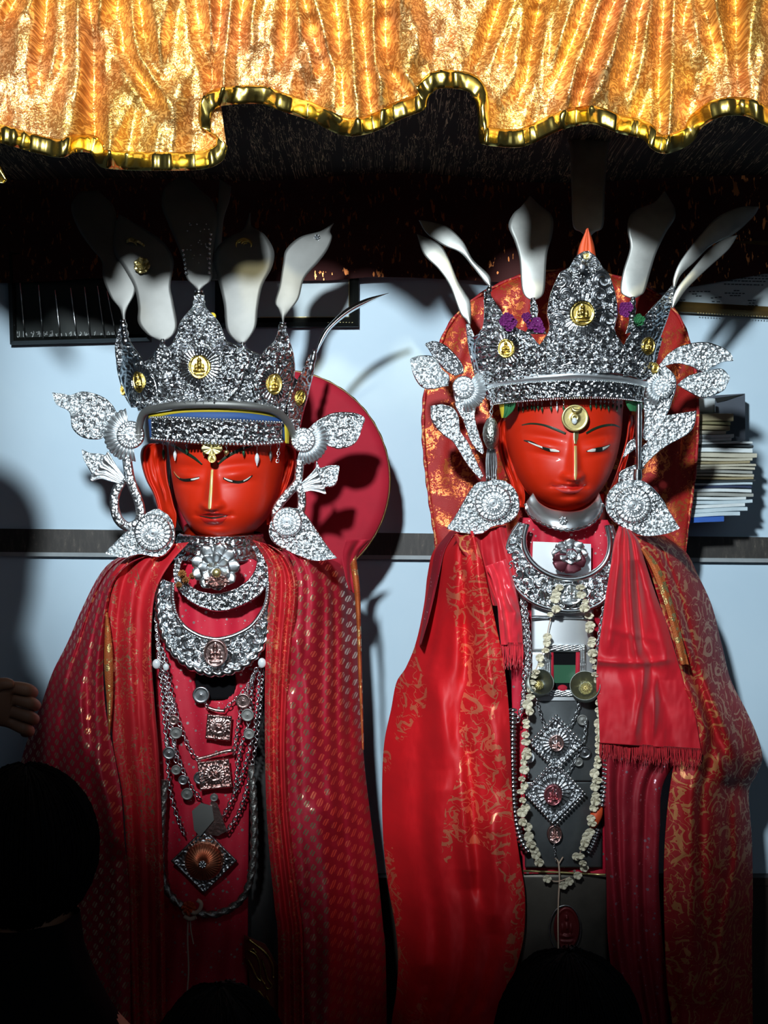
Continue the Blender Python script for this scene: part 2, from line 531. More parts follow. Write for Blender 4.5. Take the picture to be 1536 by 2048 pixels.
def streak_mask(nt):
    mp = uvmap(nt, (1, 0.3, 1))
    n = noise_tex(nt, mp.outputs[0], 120, 2, 0.6, 0.5)
    return math_(nt, 'MULTIPLY', math_(nt, 'GREATER_THAN', n, 0.60), math_(nt, 'GREATER_THAN', noise_tex(nt, uvmap(nt, (1, 0.5, 1)).outputs[0], 28, 2), 0.5))
def cluster_mask(nt):
    mp = uvmap(nt)
    n = noise_tex(nt, mp.outputs[0], 75, 2, 0.5, 1.4)
    g = noise_tex(nt, mp.outputs[0], 17, 2, 0.5, 0.4)
    a = math_(nt, 'MULTIPLY', math_(nt, 'GREATER_THAN', n, 0.52), math_(nt, 'GREATER_THAN', g, 0.50))
    return math_(nt, 'MAXIMUM', a, math_(nt, 'MULTIPLY', band(nt, n, 0.45, 0.475), math_(nt, 'GREATER_THAN', g, 0.44)))
M['leaf_brocade'] = fabric('crimson_leaf_brocade', (0.36, 0.004, 0.022), (0.78, 0.48, 0.30), leaf_mask)
M['scribble_brocade'] = fabric('crimson_thread_brocade', (0.46, 0.006, 0.014), (0.85, 0.45, 0.26), scribble_mask)
M['rose_brocade'] = fabric('scarlet_rose_brocade', (0.60, 0.006, 0.012), (0.85, 0.22, 0.12), lambda nt: scroll_mask(nt, 15, 0.48), rough=0.6, tmetal=0.5, trough=0.4)
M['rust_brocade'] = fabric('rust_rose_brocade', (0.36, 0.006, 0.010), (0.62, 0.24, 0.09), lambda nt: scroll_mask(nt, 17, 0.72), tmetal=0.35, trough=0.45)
M['sequin_cloth'] = fabric('red_sequin_cloth', (0.50, 0.006, 0.03), (0.9, 0.75, 0.72), sequin_mask)
M['glitter_cloth'] = fabric('crimson_glitter_cloth', (0.26, 0.004, 0.016), (0.75, 0.45, 0.55), sequin_mask)
M['foil_brocade'] = fabric('red_foil_brocade', (0.36, 0.010, 0.008), (0.80, 0.20, 0.06), cluster_mask, bstr=0.6, tmetal=0.7)
M['gold_border'] = fabric('gold_border_brocade', (0.42, 0.10, 0.02), (0.92, 0.66, 0.26), foil_mask, bstr=0.6, dist=0.003)
M['speck_cloth'] = fabric('black_speckled_cloth', (0.028, 0.021, 0.017), (0.75, 0.55, 0.30), speck_mask, rough=0.9, sheen=0, tmetal=0.2)
M['maroon_speck'] = fabric('dark_maroon_curtain', (0.050, 0.006, 0.005), (0.35, 0.11, 0.03), streak_mask, rough=0.85, sheen=0.0)

def gold_tissue():
    m, nt, bs = newmat('gold_tissue')
    mp = uvmap(nt)
    flor = noise_tex(nt, mp.outputs[0], 95, 3, 0.55, 1.2)
    big = noise_tex(nt, mp.outputs[0], 6, 2)
    a = ramp(nt, big, [(0.35, (0.95, 0.68, 0.22)), (0.65, (0.90, 0.56, 0.28))])
    dark = ramp(nt, flor, [(0.40, (1, 1, 1)), (0.47, (0.50, 0.34, 0.22)), (0.54, (0.50, 0.34, 0.22)), (0.60, (1, 1, 1))])
    mul = nd(nt, 'ShaderNodeMix', data_type='RGBA', blend_type='MULTIPLY')
    mul.inputs[0].default_value = 1
    nt.links.new(a, mul.inputs[6]); nt.links.new(dark, mul.inputs[7])
    nt.links.new(mul.outputs[2], bs.inputs['Base Color'])
    bs.inputs['Metallic'].default_value = 0.85
    bs.inputs['Roughness'].default_value = 0.42
    cr = math_(nt, 'ADD', noise_tex(nt, mp.outputs[0], 70, 4, 0.7), math_(nt, 'MULTIPLY', noise_tex(nt, mp.outputs[0], 260, 2, 0.6), 0.5))
    bump(nt, bs, cr, 0.75, 0.004)
    return m
M['gold_tissue'] = gold_tissue()
M['gold_ribbon'] = plain('gold_ribbon', (0.88, 0.66, 0.18), 0.20, 1.0, bscale=14, bstr=0.08)

# ---------------------------------------------------------------- the room
def wall_mat():
    m, nt, bs = newmat('pale_blue_plaster')
    tc = nd(nt, 'ShaderNodeTexCoord')
    n = noise_tex(nt, tc.outputs['Object'], 3.5, 5)
    nt.links.new(ramp(nt, n, [(0.3, (0.49, 0.66, 0.79)), (0.7, (0.55, 0.72, 0.84))]), bs.inputs['Base Color'])
    bs.inputs['Roughness'].default_value = 0.55
    bump(nt, bs, noise_tex(nt, tc.outputs['Object'], 60, 4), 0.05)
    return m
M['wall'] = wall_mat()
M['floor'] = plain('dark_floor', (0.03, 0.025, 0.022), 0.6, bscale=30, bstr=0.1, var=0.3)
YW = 0.40
b = MB(); b.box((-2.2, YW, 0.0), (2.2, YW+0.1, 3.0)); struct(b.build('wall_back', M['wall'], smooth=False))
b = MB(); b.box((-2.2, -3.6, -0.1), (2.2, YW, 0.0)); struct(b.build('floor', M['floor'], smooth=False))
# low dais the statues stand on and the dark dado below the plaster
b = MB(); b.box((-2.2, -0.42, 0.0), (2.2, YW-0.03, 0.32)); struct(b.build('trim_1', M['dark_wood'], smooth=False))
b = MB(); zt = WP(0, 1768, YW-0.03).z
b.box((-2.2, YW-0.03, 0.0), (2.2, YW, zt)); b.box((-2.2, YW-0.036, zt-0.002), (2.2, YW, zt+0.016))
struct(b.build('trim_2', M['dark_wood'], smooth=False))
# dark rail across the wall, a little off level, with a paler lower lip
def rail_mat():
    m, nt, bs = newmat('scuffed_dark_rail')
    tc = nd(nt, 'ShaderNodeTexCoord')
    mp = nd(nt, 'ShaderNodeMapping'); mp.inputs['Scale'].default_value = (1, 1, 0.25)
    nt.links.new(tc.outputs['Object'], mp.inputs[0])
    n = noise_tex(nt, mp.outputs[0], 110, 4, 0.7)
    nt.links.new(ramp(nt, n, [(0.45, (0.030, 0.028, 0.026)), (0.62, (0.05, 0.045, 0.04)), (0.72, (0.16, 0.14, 0.11))]), bs.inputs['Base Color'])
    bs.inputs['Roughness'].default_value = 0.5
    return m
M['rail'] = rail_mat()
b = MB(); yb = YW-0.014
def slab(mb, pts, y0, y1):
    """extruded pixel polygon (clockwise) at front depth y0, back y1"""
    n = len(pts)
    V = [WP(p[0], p[1], y0) for p in pts]
    V2 = [Vector((v.x, y1, v.z)) for v in V]
    F = [tuple(range(n)), tuple(range(2*n-1, n-1, -1))]+[(i, i+n, (i+1) % n+n, (i+1) % n) for i in range(n)]
    mb.add([tuple(v) for v in V+V2], [f[::-1] for f in F])
    return mb
slab(b, [(-120, 1056), (1660, 1076), (1660, 1118), (-120, 1103)], yb, YW)
struct(b.build('trim_3', M['rail'], smooth=False))
b = MB(); slab(b, [(-120, 1103), (1660, 1118), (1660, 1126), (-120, 1111)], YW-0.018, YW)
struct(b.build('trim_4', plain('rail_lip', (0.30, 0.34, 0.36), 0.4, var=0.2), smooth=False))

# ---------------------------------------------------------------- gold valance and the canopy behind it
YV = -0.45
val_bot = [(-330, 300), (-250, 325), (-170, 285), (-100, 318), (-60, 300), (-20, 282), (10, 285), (60, 300), (120, 312), (150, 302), (182, 304), (195, 325), (215, 334), (300, 338), (400, 336),
           (440, 322), (452, 300), (449, 285), (424, 268), (419, 235), (428, 216), (455, 207), (520, 205), (560, 218), (620, 238), (680, 266), (720, 268), (760, 256),
           (800, 236), (848, 216), (856, 192), (880, 174), (930, 178), (950, 195), (958, 230), (960, 276), (972, 287), (1030, 292), (1062, 285), (1110, 262), (1150, 249),
           (1190, 246), (1240, 264), (1285, 275), (1306, 296), (1335, 304), (1380, 285), (1402, 254), (1440, 231), (1490, 229), (1536, 250), (1600, 270), (1680, 300), (1760, 265), (1850, 300)]
val_top = [(-335, -170), (1855, -170)]
fold_lines = [((45, -20), (0, 60)), ((95, -20), (78, 150)), ((178, -20), (194, 320)), ((240, -20), (252, 110), (320, 220)), ((275, 0), (300, 120)), ((390, -20), (418, 160)),
              ((446, -20), (425, 190)), ((492, -20), (478, 70)), ((577, -20), (568, 140)), ((668, -20), (690, 220)), ((722, -20), (742, 240)), ((772, -20), (768, 130), (820, 190)),
              ((1010, -20), (952, 140)), ((1085, -20), (1040, 200)), ((1180, -20), (1110, 180)), ((1290, -20), (1240, 200)), ((1325, -20), (1318, 290)), ((1400, -20), (1435, 120)), ((1470, -20), (1478, 200)), ((600, -20), (660, 170)), ((1240, -20), (1150, 230))]
def valance_y(px, py, u, v):
    y = np.full(px.shape, YV)
    rs = np.random.RandomState(3)
    for L in fold_lines:
        L = np.array(L, float)
        x = np.interp(py, L[:, 1], L[:, 0])
        fade = np.clip((L[-1, 1]+40-py)/80, 0, 1)
        d = px-x
        w = 12+rs.rand()*6
        y = y+fade*(0.026*np.exp(-(d/w)**2)-0.017*np.exp(-((d-24)/15)**2)-0.010*np.exp(-((d+26)/17)**2))
    sl = px+0.18*(py-100)*np.sin(px/170)
    y = y-0.030*(vnoise(sl/52, py/260, 4)-0.5)*2-0.010*(vnoise((px+0.5*py)/40, (py-0.3*px)/90, 14)-0.5)*2-0.011*(vnoise(sl/26, py/150, 8)-0.5)*2
    y = y-0.004*(fbm(px/19, py/34, 5)-0.45)*2
    y = y-0.02*np.sin(px/62+1)*v
    return y
b = MB(); gpx, gpy, gu, gv = edge_grid(val_top, val_bot, 110, 800)
gy = valance_y(gpx, gpy, gu, gu)
b.grid(W(gpx, gpy, gy), thick=0.003)
val = thing('gold_valance', 'crinkled gold brocade valance hanging along the top with a wavy ribbon hem', 'valance', WP(768, 0, YV))
b.build('valance_cloth', M['gold_tissue'], val)
# flat ribbon sewn along the hem
hem = smooth_path(val_bot, 800)
tan = np.gradient(hem, axis=0); tan /= np.linalg.norm(tan, axis=1)[:, None]
up = np.stack([tan[:, 1], -tan[:, 0]], -1)
up = 0.45*up+0.55*np.array([0, -1.0]); up /= np.linalg.norm(up, axis=1)[:, None]
ut = np.linspace(0, 1, 6)[None, :, None]
R = hem[:, None]-up[:, None]*3+up[:, None]*37*ut
yh = np.minimum(valance_y(R[..., 0], R[..., 1], 0, 1.0), gy[:, -1][:, None])-0.005-0.003*np.sin(ut[..., 0]*PI)-0.004*(vnoise(R[..., 0]/24, 0*R[..., 0]+2, 9)-0.5)
b = MB(); b.grid(W(R[..., 0], R[..., 1], yh), thick=0.0012)
b.build('hem_ribbon', M['gold_ribbon'], val, 'shiny gold ribbon hem')
# scrap of the next valance hanging in from the left
b = MB(); ruled(b, [(-60, 300), (-40, 330), (-10, 362), (8, 366)], [(-60, 280), (-10, 318), (5, 340), (14, 360)], 8, 20, lambda px, py, u, v: -0.47+0.004*np.sin(u*6))
o = b.build('gold_ribbon_end', M['gold_ribbon']); tag(o, 'small gold ribbon tip poking in at the left edge below the valance', 'ribbon')

zc = 2.262
b = MB()
nx, ny = 120, 50
X = np.linspace(-1.5, 1.5, nx)[None]+np.zeros((ny, 1)); Y = np.linspace(YV+0.07, YW-0.062, ny)[:, None]+np.zeros((1, nx))
Z = zc+0.10*(YW-Y)**1.5+0.006*np.sin(X*9+Y*3)-0.02*vnoise(X*3+9, Y*5+4, 2)
b.grid(np.stack([X, Y, Z], -1), thick=(0, 0, 0.004), flip=False)
o = b.build('canopy_lining', M['speck_cloth']); tag(o, 'black speckled canopy cloth stretched overhead behind the gold valance', 'canopy')
# heavy dark curtain against the wall, under the canopy
def curt_y(px, py, u, v):
    return 0.366+0.008*np.sin(px/11+3*vnoise(px/60, py/300, 3))+0.010*(vnoise(px/35, py/400, 12)-0.5)
b = MB(); ruled(b, [(-140, 330), (1690, 330)], [(-140, 562), (60, 566), (150, 556), (300, 560), (500, 562), (690, 560), (760, 552), (850, 557), (930, 560), (1150, 575), (1330, 592), (1376, 574), (1460, 560), (1540, 546), (1690, 540)], 420, 24, curt_y)
V = np.vstack(b.v)
o = b.build('back_curtain', M['maroon_speck']); tag(o, 'dark maroon brocade curtain hung on the wall behind the metal plumes', 'curtain')

# ---------------------------------------------------------------- framed things on the wall
def frame_obj(name, label, cat, q, y, wpx, mframe, mpanel, depth=0.025):
    """q: four pixel corners tl,tr,br,bl of the outer edge"""
    t = thing(name, label, cat, WP(q[3][0], q[3][1], y))
    c = np.mean(np.array(q, float), 0)
    inn = []
    for i, p in enumerate(q):
        sx = 1 if p[0] < c[0] else -1; sy = 1 if p[1] < c[1] else -1
        inn.append((p[0]+sx*wpx, p[1]+sy*wpx))
    b = MB()
    for i in range(4):
        j = (i+1) % 4
        o_, p_ = q[i], q[j]; a_, b_ = inn[i], inn[j]
        mid1 = tuple((np.array(o_)+np.array(a_))/2); mid2 = tuple((np.array(p_)+np.array(b_))/2)
        A = [WP(*o_, y+0.006), WP(*p_, y+0.006), WP(*mid2, y-0.004), WP(*mid1, y-0.004), WP(*b_, y+0.004), WP(*a_, y+0.004)]
        B = [Vector((WP(*o_, y+0.006).x, YW, WP(*o_, y+0.006).z)), Vector((WP(*p_, y+0.006).x, YW, WP(*p_, y+0.006).z))]
        b.add([tuple(v) for v in A+B], [(3, 2, 1, 0), (5, 4, 2, 3), (0, 1, 7, 6)])
    b.build('frame', mframe, t, smooth=False)
    b = MB(); slab(b, inn, y+0.008, YW); b.build('panel', mpanel, t, smooth=False)
    return t, inn
YF = YW-0.028
t, _ = frame_obj('display_frame', 'dark wall frame with thin slanting silver rods, left edge of the wall', 'picture frame', [(14, 500), (300, 500), (300, 682), (20, 689)], YF, 14, M['black_frame'], M['dark_panel'])
for x0, x1, y0 in ((40, 50, 566), (77, 86, 570), (110, 121, 580), (141, 154, 576), (169, 181, 574), (195, 210, 572), (214, 233, 582)):
    b = MB(); b.tube(path3([(x0, y0), (x1, 677)], YF-0.001, 4), 0.0016, 6); b.build('rod', M['silver_bright'], t)
b = MB(); rs = random.Random(5)
x = 33
while x < 232:
    w = rs.uniform(3, 8)
    for k in range(3):
        P = [(x+rs.uniform(-2, w), 662+rs.uniform(0, 15)) for _ in range(3)]
        b.tube(path3(P, YF+0.006, 5), 0.0010, 4)
    x += w+rs.uniform(3, 9)
b.build('lettering', M['white_mark'], t, 'broken white lettering')
t, _ = frame_obj('picture_frame', 'black framed sheet on the wall to the right of the slim leaning plume', 'picture frame', [(430, 470), (718, 470), (717, 653), (430, 655)], YF, 19, M['black_frame'], M['paper'])
b = MB()
for k in range(9):
    b.tube(path3([(655+6*k, 645+0.5*math.sin(k)), (658+6*k, 644.5)], YF-0.005, 3), 0.0008, 4)
b.tube(path3([(520, 634.5), (697, 634)], YF+0.002, 3), 0.0010, 4); b.tube(path3([(698, 480), (698, 634)], YF+0.002, 3), 0.0010, 4)
b.build('gilt_line', M['gilt_dots'], t)
t, _ = frame_obj('certificate_frame', 'gilt framed certificate with rows of small print, right edge of the wall', 'picture frame', [(1290, 470), (1640, 478), (1640, 638), (1290, 620)], YF, 20, M['gilt_frame'], M['paper'])
b = MB()
for x0, x1, yy, s in ((1378, 1424, 583, 0), (1384, 1396, 588, 0), (1392, 1404, 592, 0), (1422, 1445, 596, -3), (1424, 1443, 603, 1), (1468, 1480, 581, 0), (1450, 1492, 586, 1), (1460, 1484, 591, 0),
                      (1496, 1516, 601, -1), (1498, 1512, 606, 0), (1448, 1530, 568, 2), (1440, 1534, 561, 2), (1460, 1560, 556, 2), (1480, 1580, 551, 2), (1360, 1372, 600, 0), (1496, 1518, 611, 0)):
    n = max(2, int((x1-x0)/7)); rs = random.Random(x0)
    for k in range(n):
        xa = x0+(x1-x0)*k/n; xb = xa+(x1-x0)/n*rs.uniform(0.55, 0.85)
        ya = yy+s*k/n
        slab(b, [(xa, ya-0.9), (xb, ya-0.9), (xb, ya+0.9), (xa, ya+0.9)], YF+0.0065, YF+0.008)
b.build('print', M['ink'], t)
b = MB()
for k in range(26):
    x = 1396+k*5.6; b.sphere(WP(x, 622+0.052*(x-1396)+4, YF-0.002), 0.0017, 6, 4)
b.build('gilt_bead_row', M['gilt_dots'], t)

# ---------------------------------------------------------------- stack of papers and books on a small bracket
b = MB(); b.box((WP(1290, 0, 0.25).x, 0.22, WP(0, 1052, 0.25).z), (WP(1362, 0, 0.25).x, YW, WP(0, 1046, 0.25).z)); struct(b.build('trim_5', M['dark_wood'], smooth=False))
tones = {'tan': (0.30, 0.26, 0.15), 'olive': (0.16, 0.15, 0.07), 'cream': (0.46, 0.45, 0.36), 'white': (0.62, 0.70, 0.72), 'grey': (0.30, 0.32, 0.30), 'dark': (0.02, 0.03, 0.035),
         'navy': (0.02, 0.035, 0.09), 'pale blue': (0.48, 0.60, 0.66), 'blue': (0.02, 0.10, 0.42)}
books = [(827, 843, 1467, 'tan', 'thick tan book lying on top of the paper stack'), (843, 850, 1461, 'olive', 'olive book second from the top of the stack'), (850, 860, 1460, 'tan', 'tan book third from the top of the stack'),
         (860, 868, 1452, 'cream', 'short cream book fourth from the top of the stack'), (868, 876, 1468, 'white', 'whitish book fifth from the top, its corner sticking out'), (876, 883, 1463, 'white', 'whitish book sixth from the top of the stack'),
         (883, 889, 1505, 'white', 'white ledger topmost of the wide lower stack'), (889, 895, 1507, 'dark', 'dark covered ledger second in the wide lower stack'), (895, 905, 1505, 'white', 'thick white ledger third in the wide lower stack'),
         (905, 915, 1514, 'cream', 'cream ledger with a curled corner sticking out farthest right'), (915, 922, 1505, 'cream', 'cream ledger just below the curled cornered one'), (922, 928, 1500, 'tan', 'tan ledger with an olive underside, sixth in the wide stack'),
         (928, 934, 1512, 'cream', 'cream ledger seventh in the wide lower stack'), (934, 940, 1510, 'cream', 'cream ledger eighth in the wide lower stack'), (940, 947, 1505, 'grey', 'greyish ledger ninth in the wide lower stack'),
         (947, 953, 1508, 'cream', 'cream ledger tenth in the wide lower stack'), (953, 959, 1507, 'tan', 'tan ledger right above the black edged one'), (959, 965, 1511, 'dark', 'black edged ledger in the middle of the wide stack'),
         (965, 971, 1505, 'pale blue', 'pale ledger right below the black edged one'), (971, 977, 1503, 'navy', 'navy ledger below the pale one in the wide stack'), (977, 985, 1503, 'white', 'white ledger between navy and grey ones'),
         (985, 993, 1507, 'grey', 'brown grey ledger sixth from the bottom of the stack'), (993, 1000, 1492, 'white', 'white pad fifth up from the pale bottom pads'), (1000, 1008, 1505, 'pale blue', 'pale blue pad with a rounded end, low in the stack'),
         (1008, 1016, 1490, 'white', 'white pad third from the bottom of the stack'), (1016, 1025, 1495, 'pale blue', 'pale pad second from the bottom of the stack'), (1025, 1034, 1480, 'pale blue', 'pale blue pad resting on the bright blue folder'), (1034, 1046, 1448, 'blue', 'bright blue folder at the very bottom of the stack')]
YB0, YB1 = 0.23, 0.385
for k, (y0, y1, xr, tone, lab) in enumerate(books):
    rs = random.Random(k*3+1)
    key = 'paper_'+tone.replace(' ', '_')
    if key not in M:
        M[key] = plain(key, tones[tone], 0.7, bscale=160, bstr=0.15, var=0.18)
    b = MB()
    xl = 1318+rs.uniform(-6, 6)
    nx_ = 26
    t_ = np.linspace(0, 1, nx_)
    xs = xl+(xr-xl)*t_
    slope = np.interp(y0, [827, 985, 1046], [0, 0, 13])
    wav = 1.3*np.sin(t_*6+k)*t_+slope*(1-t_)**1-slope*0.35
    gap = 0.5
    top = y0+gap+wav; bot = y1-0.2+wav
    bot = np.minimum(bot, 1046); bot = np.maximum(bot, top+1.5)
    sec = []
    for (yy, yd) in ((top, YB1), (top, YB0+0.003), (top+0.8, YB0), (bot-0.8, YB0), (bot, YB0+0.003), (bot, YB1)):
        s = SCL(YB0)
        sec.append(np.stack([(xs-768)*s, yd+0*xs, ZC-(yy-1024)*s], -1))
    G = np.stack(sec, 0)
    b.grid(G, flip=True)
    n0 = 0
    m_ = nx_
    b.f.append(tuple(i*m_+m_-1 for i in range(6))); b.f.append(tuple(i*m_ for i in range(5, -1, -1)))
    b.f += [(5*m_+j, j, j+1, 5*m_+j+1) for j in range(m_-1)]
    o = b.build('ledger', M[key], smooth=False); tag(o, lab, 'book', 'papers stacked against the wall')
b = MB(); slab(b, [(1408, 792), (1490, 787), (1491, 918), (1408, 918)], 0.33, 0.385)
bx = thing('grey_box', 'dark grey upright box standing behind the paper stack', 'box', WP(1450, 918, 0.35))
b.build('box_body', M['grey_box'], bx, smooth=False)
b = MB(); slab(b, [(1430, 796), (1488, 788.5), (1452, 801), (1434, 805)], 0.327, 0.330); b.build('flap', M['black_frame'], bx, smooth=False)
roll = thing('paper_roll', 'white cylinder with a black end lying on top of the stack', 'roll', WP(1410, 826, 0.28))
zc_ = WP(0, 811, 0.28).z
b = MB(); b.tube([(WP(1390, 0, .28).x, .29, zc_), (WP(1396, 0, .28).x, .287, zc_), (WP(1424, 0, .28).x, .28, zc_), (WP(1430, 0, .28).x, .278, zc_)], [0.016, 0.0165, 0.0165, 0.0150], 20); b.build('tube', M['pale_plastic'], roll)
b = MB(); b.tube([(WP(1372, 0, .28).x, .295, zc_), (WP(1388, 0, .28).x, .29, zc_)], 0.0158, 20); b.build('end_cap', M['black_frame'], roll)

# ================================================================ builders for the statues
class Head:
    def __init__(s, L, R, top, chin, yc, dmax, feat, db=0.13):
        s.top = top; s.chin = chin; s.yc = yc; s.dmax = dmax; s.feat = feat; s.db = db
        Ls = smooth_path(L+[chin], 400); Rs = smooth_path(R+[chin], 400)
        ys = np.linspace(top, chin[1], 500)
        s.ys = ys
        s.l = np.interp(ys, np.maximum.accumulate(Ls[:, 1]+np.arange(400)*1e-6), Ls[:, 0])
        s.r = np.interp(ys, np.maximum.accumulate(Rs[:, 1]+np.arange(400)*1e-6), Rs[:, 0])
        s.w = (s.r-s.l)/2; s.xc = (s.r+s.l)/2; s.wm = s.w.max()
        s.yref = yc-dmax*0.8
        s.sc = SCL(s.yref)
    def row(s, py):
        w = np.maximum(np.interp(py, s.ys, s.w), 0.3); xc = np.interp(py, s.ys, s.xc)
        q = np.clip((py-s.top)/(s.chin[1]-s.top), 0, 1)
        k = np.clip((q-0.45)/0.55, 0, 1)
        off = -0.036*k*k*(3-2*k)
        return w, xc, s.yc+off, s.dmax*(w/s.wm)**0.72
    def y(s, px, py):
        w, xc, yc, df = s.row(py)
        sn = np.clip((px-xc)/w, -0.999, 0.999)
        cs = np.sqrt(1-sn*sn)
        return yc-df*cs**0.85-s.feat(px, py)*np.clip(cs*2.5, 0, 1)
    def build(s, name, mat, parent):
        t = np.linspace(0, 1, 190)
        py = s.top+(s.chin[1]-0.02-s.top)*np.sin(t*PI/2)**0.9
        ph = np.concatenate([np.linspace(-PI/2, PI/2, 190), np.linspace(PI/2, 1.5*PI, 50)[1:-1]])
        PY = py[:, None]+0*ph[None]; PH = ph[None]+0*py[:, None]
        w, xc, yc, df = s.row(PY)
        sn = np.sin(PH); cs = np.cos(PH)
        PX = xc+w*sn
        Yf = s.y(PX, PY)
        Yb = yc+s.db*(w/s.wm)**0.6*np.abs(cs)
        Y = np.where(cs >= 0, np.where(np.abs(sn) > 0.999, yc, Yf), Yb)
        G = np.stack([(PX-768)*s.sc, Y, ZC-(PY-1024)*s.sc], -1)
        b = MB(); b.grid(G, closed=True, flip=False)
        nph = len(ph)
        b.f.append(tuple(range(nph-1, -1, -1)))
        b.f.append(tuple(range((len(py)-1)*nph, len(py)*nph)))
        return b.build(name, mat, parent)
    def decal(s, name, A, B, mat, parent, off=0.0008, nu=6, nv=40, label=None):
        b = MB(); ruled(b, A, B, nu, nv, lambda px, py, u, v: s.y(px, py)-off, thick=0.0012, yref=s.yref)
        return b.build(name, mat, parent, label)

def G2(px, py, cx, cy, sx, sy, a=0.0):
    c, k = math.cos(a), math.sin(a)
    dx, dy = px-cx, py-cy
    return np.exp(-((dx*c+dy*k)/sx)**2-((dy*c-dx*k)/sy)**2)
def face_features(nx0, brow, nx, nosey, eyes, mouth, chin, S=1.0):
    """nx0,brow: root of the nose; nx,nosey: tip; eyes [(x,y,angle)]; mouth (x,y)"""
    def f(px, py):
        t = np.clip((py-brow)/(nosey-brow), 0, 1)
        lx = nx0+(nx-nx0)*t
        h = (0.004+0.021*t**1.15)*np.exp(-((px-lx)/((6.0+6.5*t)*S))**2)
        h = h*np.where(py > nosey, np.exp(-((py-nosey)/(5.0*S))**2), 1)*np.where(py < brow, np.exp(-((py-brow)/(16*S))**2), 1)
        for sg in (-1, 1):
            h = h+0.010*G2(px, py, nx+sg*15*S, nosey-6*S, 7.5*S, 7*S)
            h = h-0.004*G2(px, py, nx+sg*9*S, nosey+4*S, 4*S, 3*S)
        for (ex, ey, an) in eyes:
            h = h-0.0055*G2(px, py, ex, ey-20*S, 34*S, 9*S, an)
            h = h+0.0075*G2(px, py, ex, ey-5*S, 26*S, 11*S, an)
            h = h-0.0030*G2(px, py, ex, ey+12*S, 26*S, 6*S, an)
            h = h+0.0035*G2(px, py, ex+(8 if ex > nx else -8)*S, ey+46*S, 34*S, 30*S)
        mx, my = mouth
        h = h+0.0055*G2(px, py, mx-8*S, my-4*S, 15*S, 4.5*S, 0.15)+0.0055*G2(px, py, mx+8*S, my-4*S, 15*S, 4.5*S, -0.15)
        h = h+0.0085*G2(px, py, mx, my+10*S, 18*S, 6*S)
        h = h-0.0050*G2(px, py, mx, my+1.5*S, 27*S, 2.6*S)
        h = h-0.0035*G2(px, py, mx, my+21*S, 17*S, 5*S)
        h = h-0.003*(G2(px, py, mx-33*S, my-1*S, 6*S, 6*S)+G2(px, py, mx+33*S, my-1*S, 6*S, 6*S))
        h = h+0.0060*G2(px, py, chin[0], chin[1]-19*S, 20*S, 13*S)
        return h
    return f

def wrap(cx, R, y0, lean=0.0, base=800):
    def f(px, py):
        d = np.clip((px-cx)/R, -0.985, 0.985)
        return y0+R*0.00097*(1-np.sqrt(1-d*d))-lean*(base-py)
    return f
def relief(name, A, B, yfun, parent, mat, cell=20, seed=0, amp=0.0055, medals=(), rim=0.004, step=1.7, thick=0.003, sharp=False, extra=None, label=None, sym=None):
    A_ = smooth_path(A, 60, sharp); B_ = smooth_path(B, 60, sharp)
    ln = max(np.linalg.norm(np.diff(A_, axis=0), axis=1).sum(), np.linalg.norm(np.diff(B_, axis=0), axis=1).sum())
    wd = np.linalg.norm(A_-B_, axis=1).max()
    nu, nv = max(6, int(wd/step)), max(6, int(ln/step))
    def yf(px, py, u, v):
        ox = px
        px = np.abs(px-sym) if sym else px
        h = amp*scrolls(px, py, cell, seed)+0.30*amp*scrolls(px, py, cell*0.5, seed+3)
        px = ox
        for (cx, cy, r0, r1, n, sx) in medals:
            s, ins = sunburst(px, py, cx, cy, r0, r1, n, sx)
            h = h*(1-ins)+ins*amp*1.1*s
            r = np.hypot((px-cx)/sx, py-cy)
            h = np.where(r < r0, -0.001, h)
            h = h+0.003*np.exp(-((r-r1-2)/2.5)**2)
        if extra is not None:
            h = extra(px, py, u, v, h)
        e = np.minimum(u, 1-u)*wd
        if rim:
            h = h*np.clip(e/4, 0, 1)+rim*np.exp(-((e-2)/2.5)**2)
        return yfun(px, py)-h
    b = MB(); ruled(b, A, B, nu, nv, yf, thick=thick, sharp=sharp)
    return b.build(name, mat, parent, label)
def deity_h(amp):
    def f(r, th):
        x, z = r*np.cos(th), r*np.sin(th)
        h = 0.25*np.exp(-((r-0.92)/0.08)**2)+0.2
        h = np.maximum(h, 0.9*np.exp(-(x/0.15)**2-((z-0.48)/0.16)**2))
        h = np.maximum(h, 0.55*np.exp(-(x/0.08)**2-((z-0.70)/0.10)**2))
        h = np.maximum(h, 0.85*np.exp(-(x/(0.26-0.1*np.clip(z, -0.3, 0.3)))**2-((z-0.05)/0.34)**2))
        h = np.maximum(h, 0.9*np.exp(-(x/0.52)**2-((z+0.36)/0.13)**2))
        h = np.maximum(h, 0.6*np.exp(-(x/0.60)**6-((z+0.62)/0.10)**2))
        for s in (-1, 1):
            h = np.maximum(h, 0.7*np.exp(-((x-s*0.34)/0.10)**2-((z+0.05)/0.28)**2))
        return amp*h
    return f
def medallion(name, cx, cy, r, y0, parent, mat, sx=1.0, sy=1.0, rot=0.0, yaw=0.0, amp=0.006, label=None):
    b = MB(); polar(b, cx, cy, r, y0, deity_h(amp), 22, 56, sx, sy, rot, yaw, thick=0.003)
    return b.build(name, mat, parent, label)
def rosette_h(amp, n1=16, n2=10):
    def f(r, th):
        h = 0.9*np.exp(-(r/0.16)**2)+0.35*np.exp(-((r-0.3)/0.06)**2)
        h = h+np.where((r > 0.36) & (r < 0.66), 0.55*np.abs(np.cos(th*n2/2)), 0)+0.3*np.exp(-((r-0.68)/0.04)**2)
        h = h+np.where(r > 0.74, 0.5*np.abs(np.cos(th*n1/2)), 0)
        return amp*h*np.clip((1.02-r)/0.1, 0, 1)
    return f
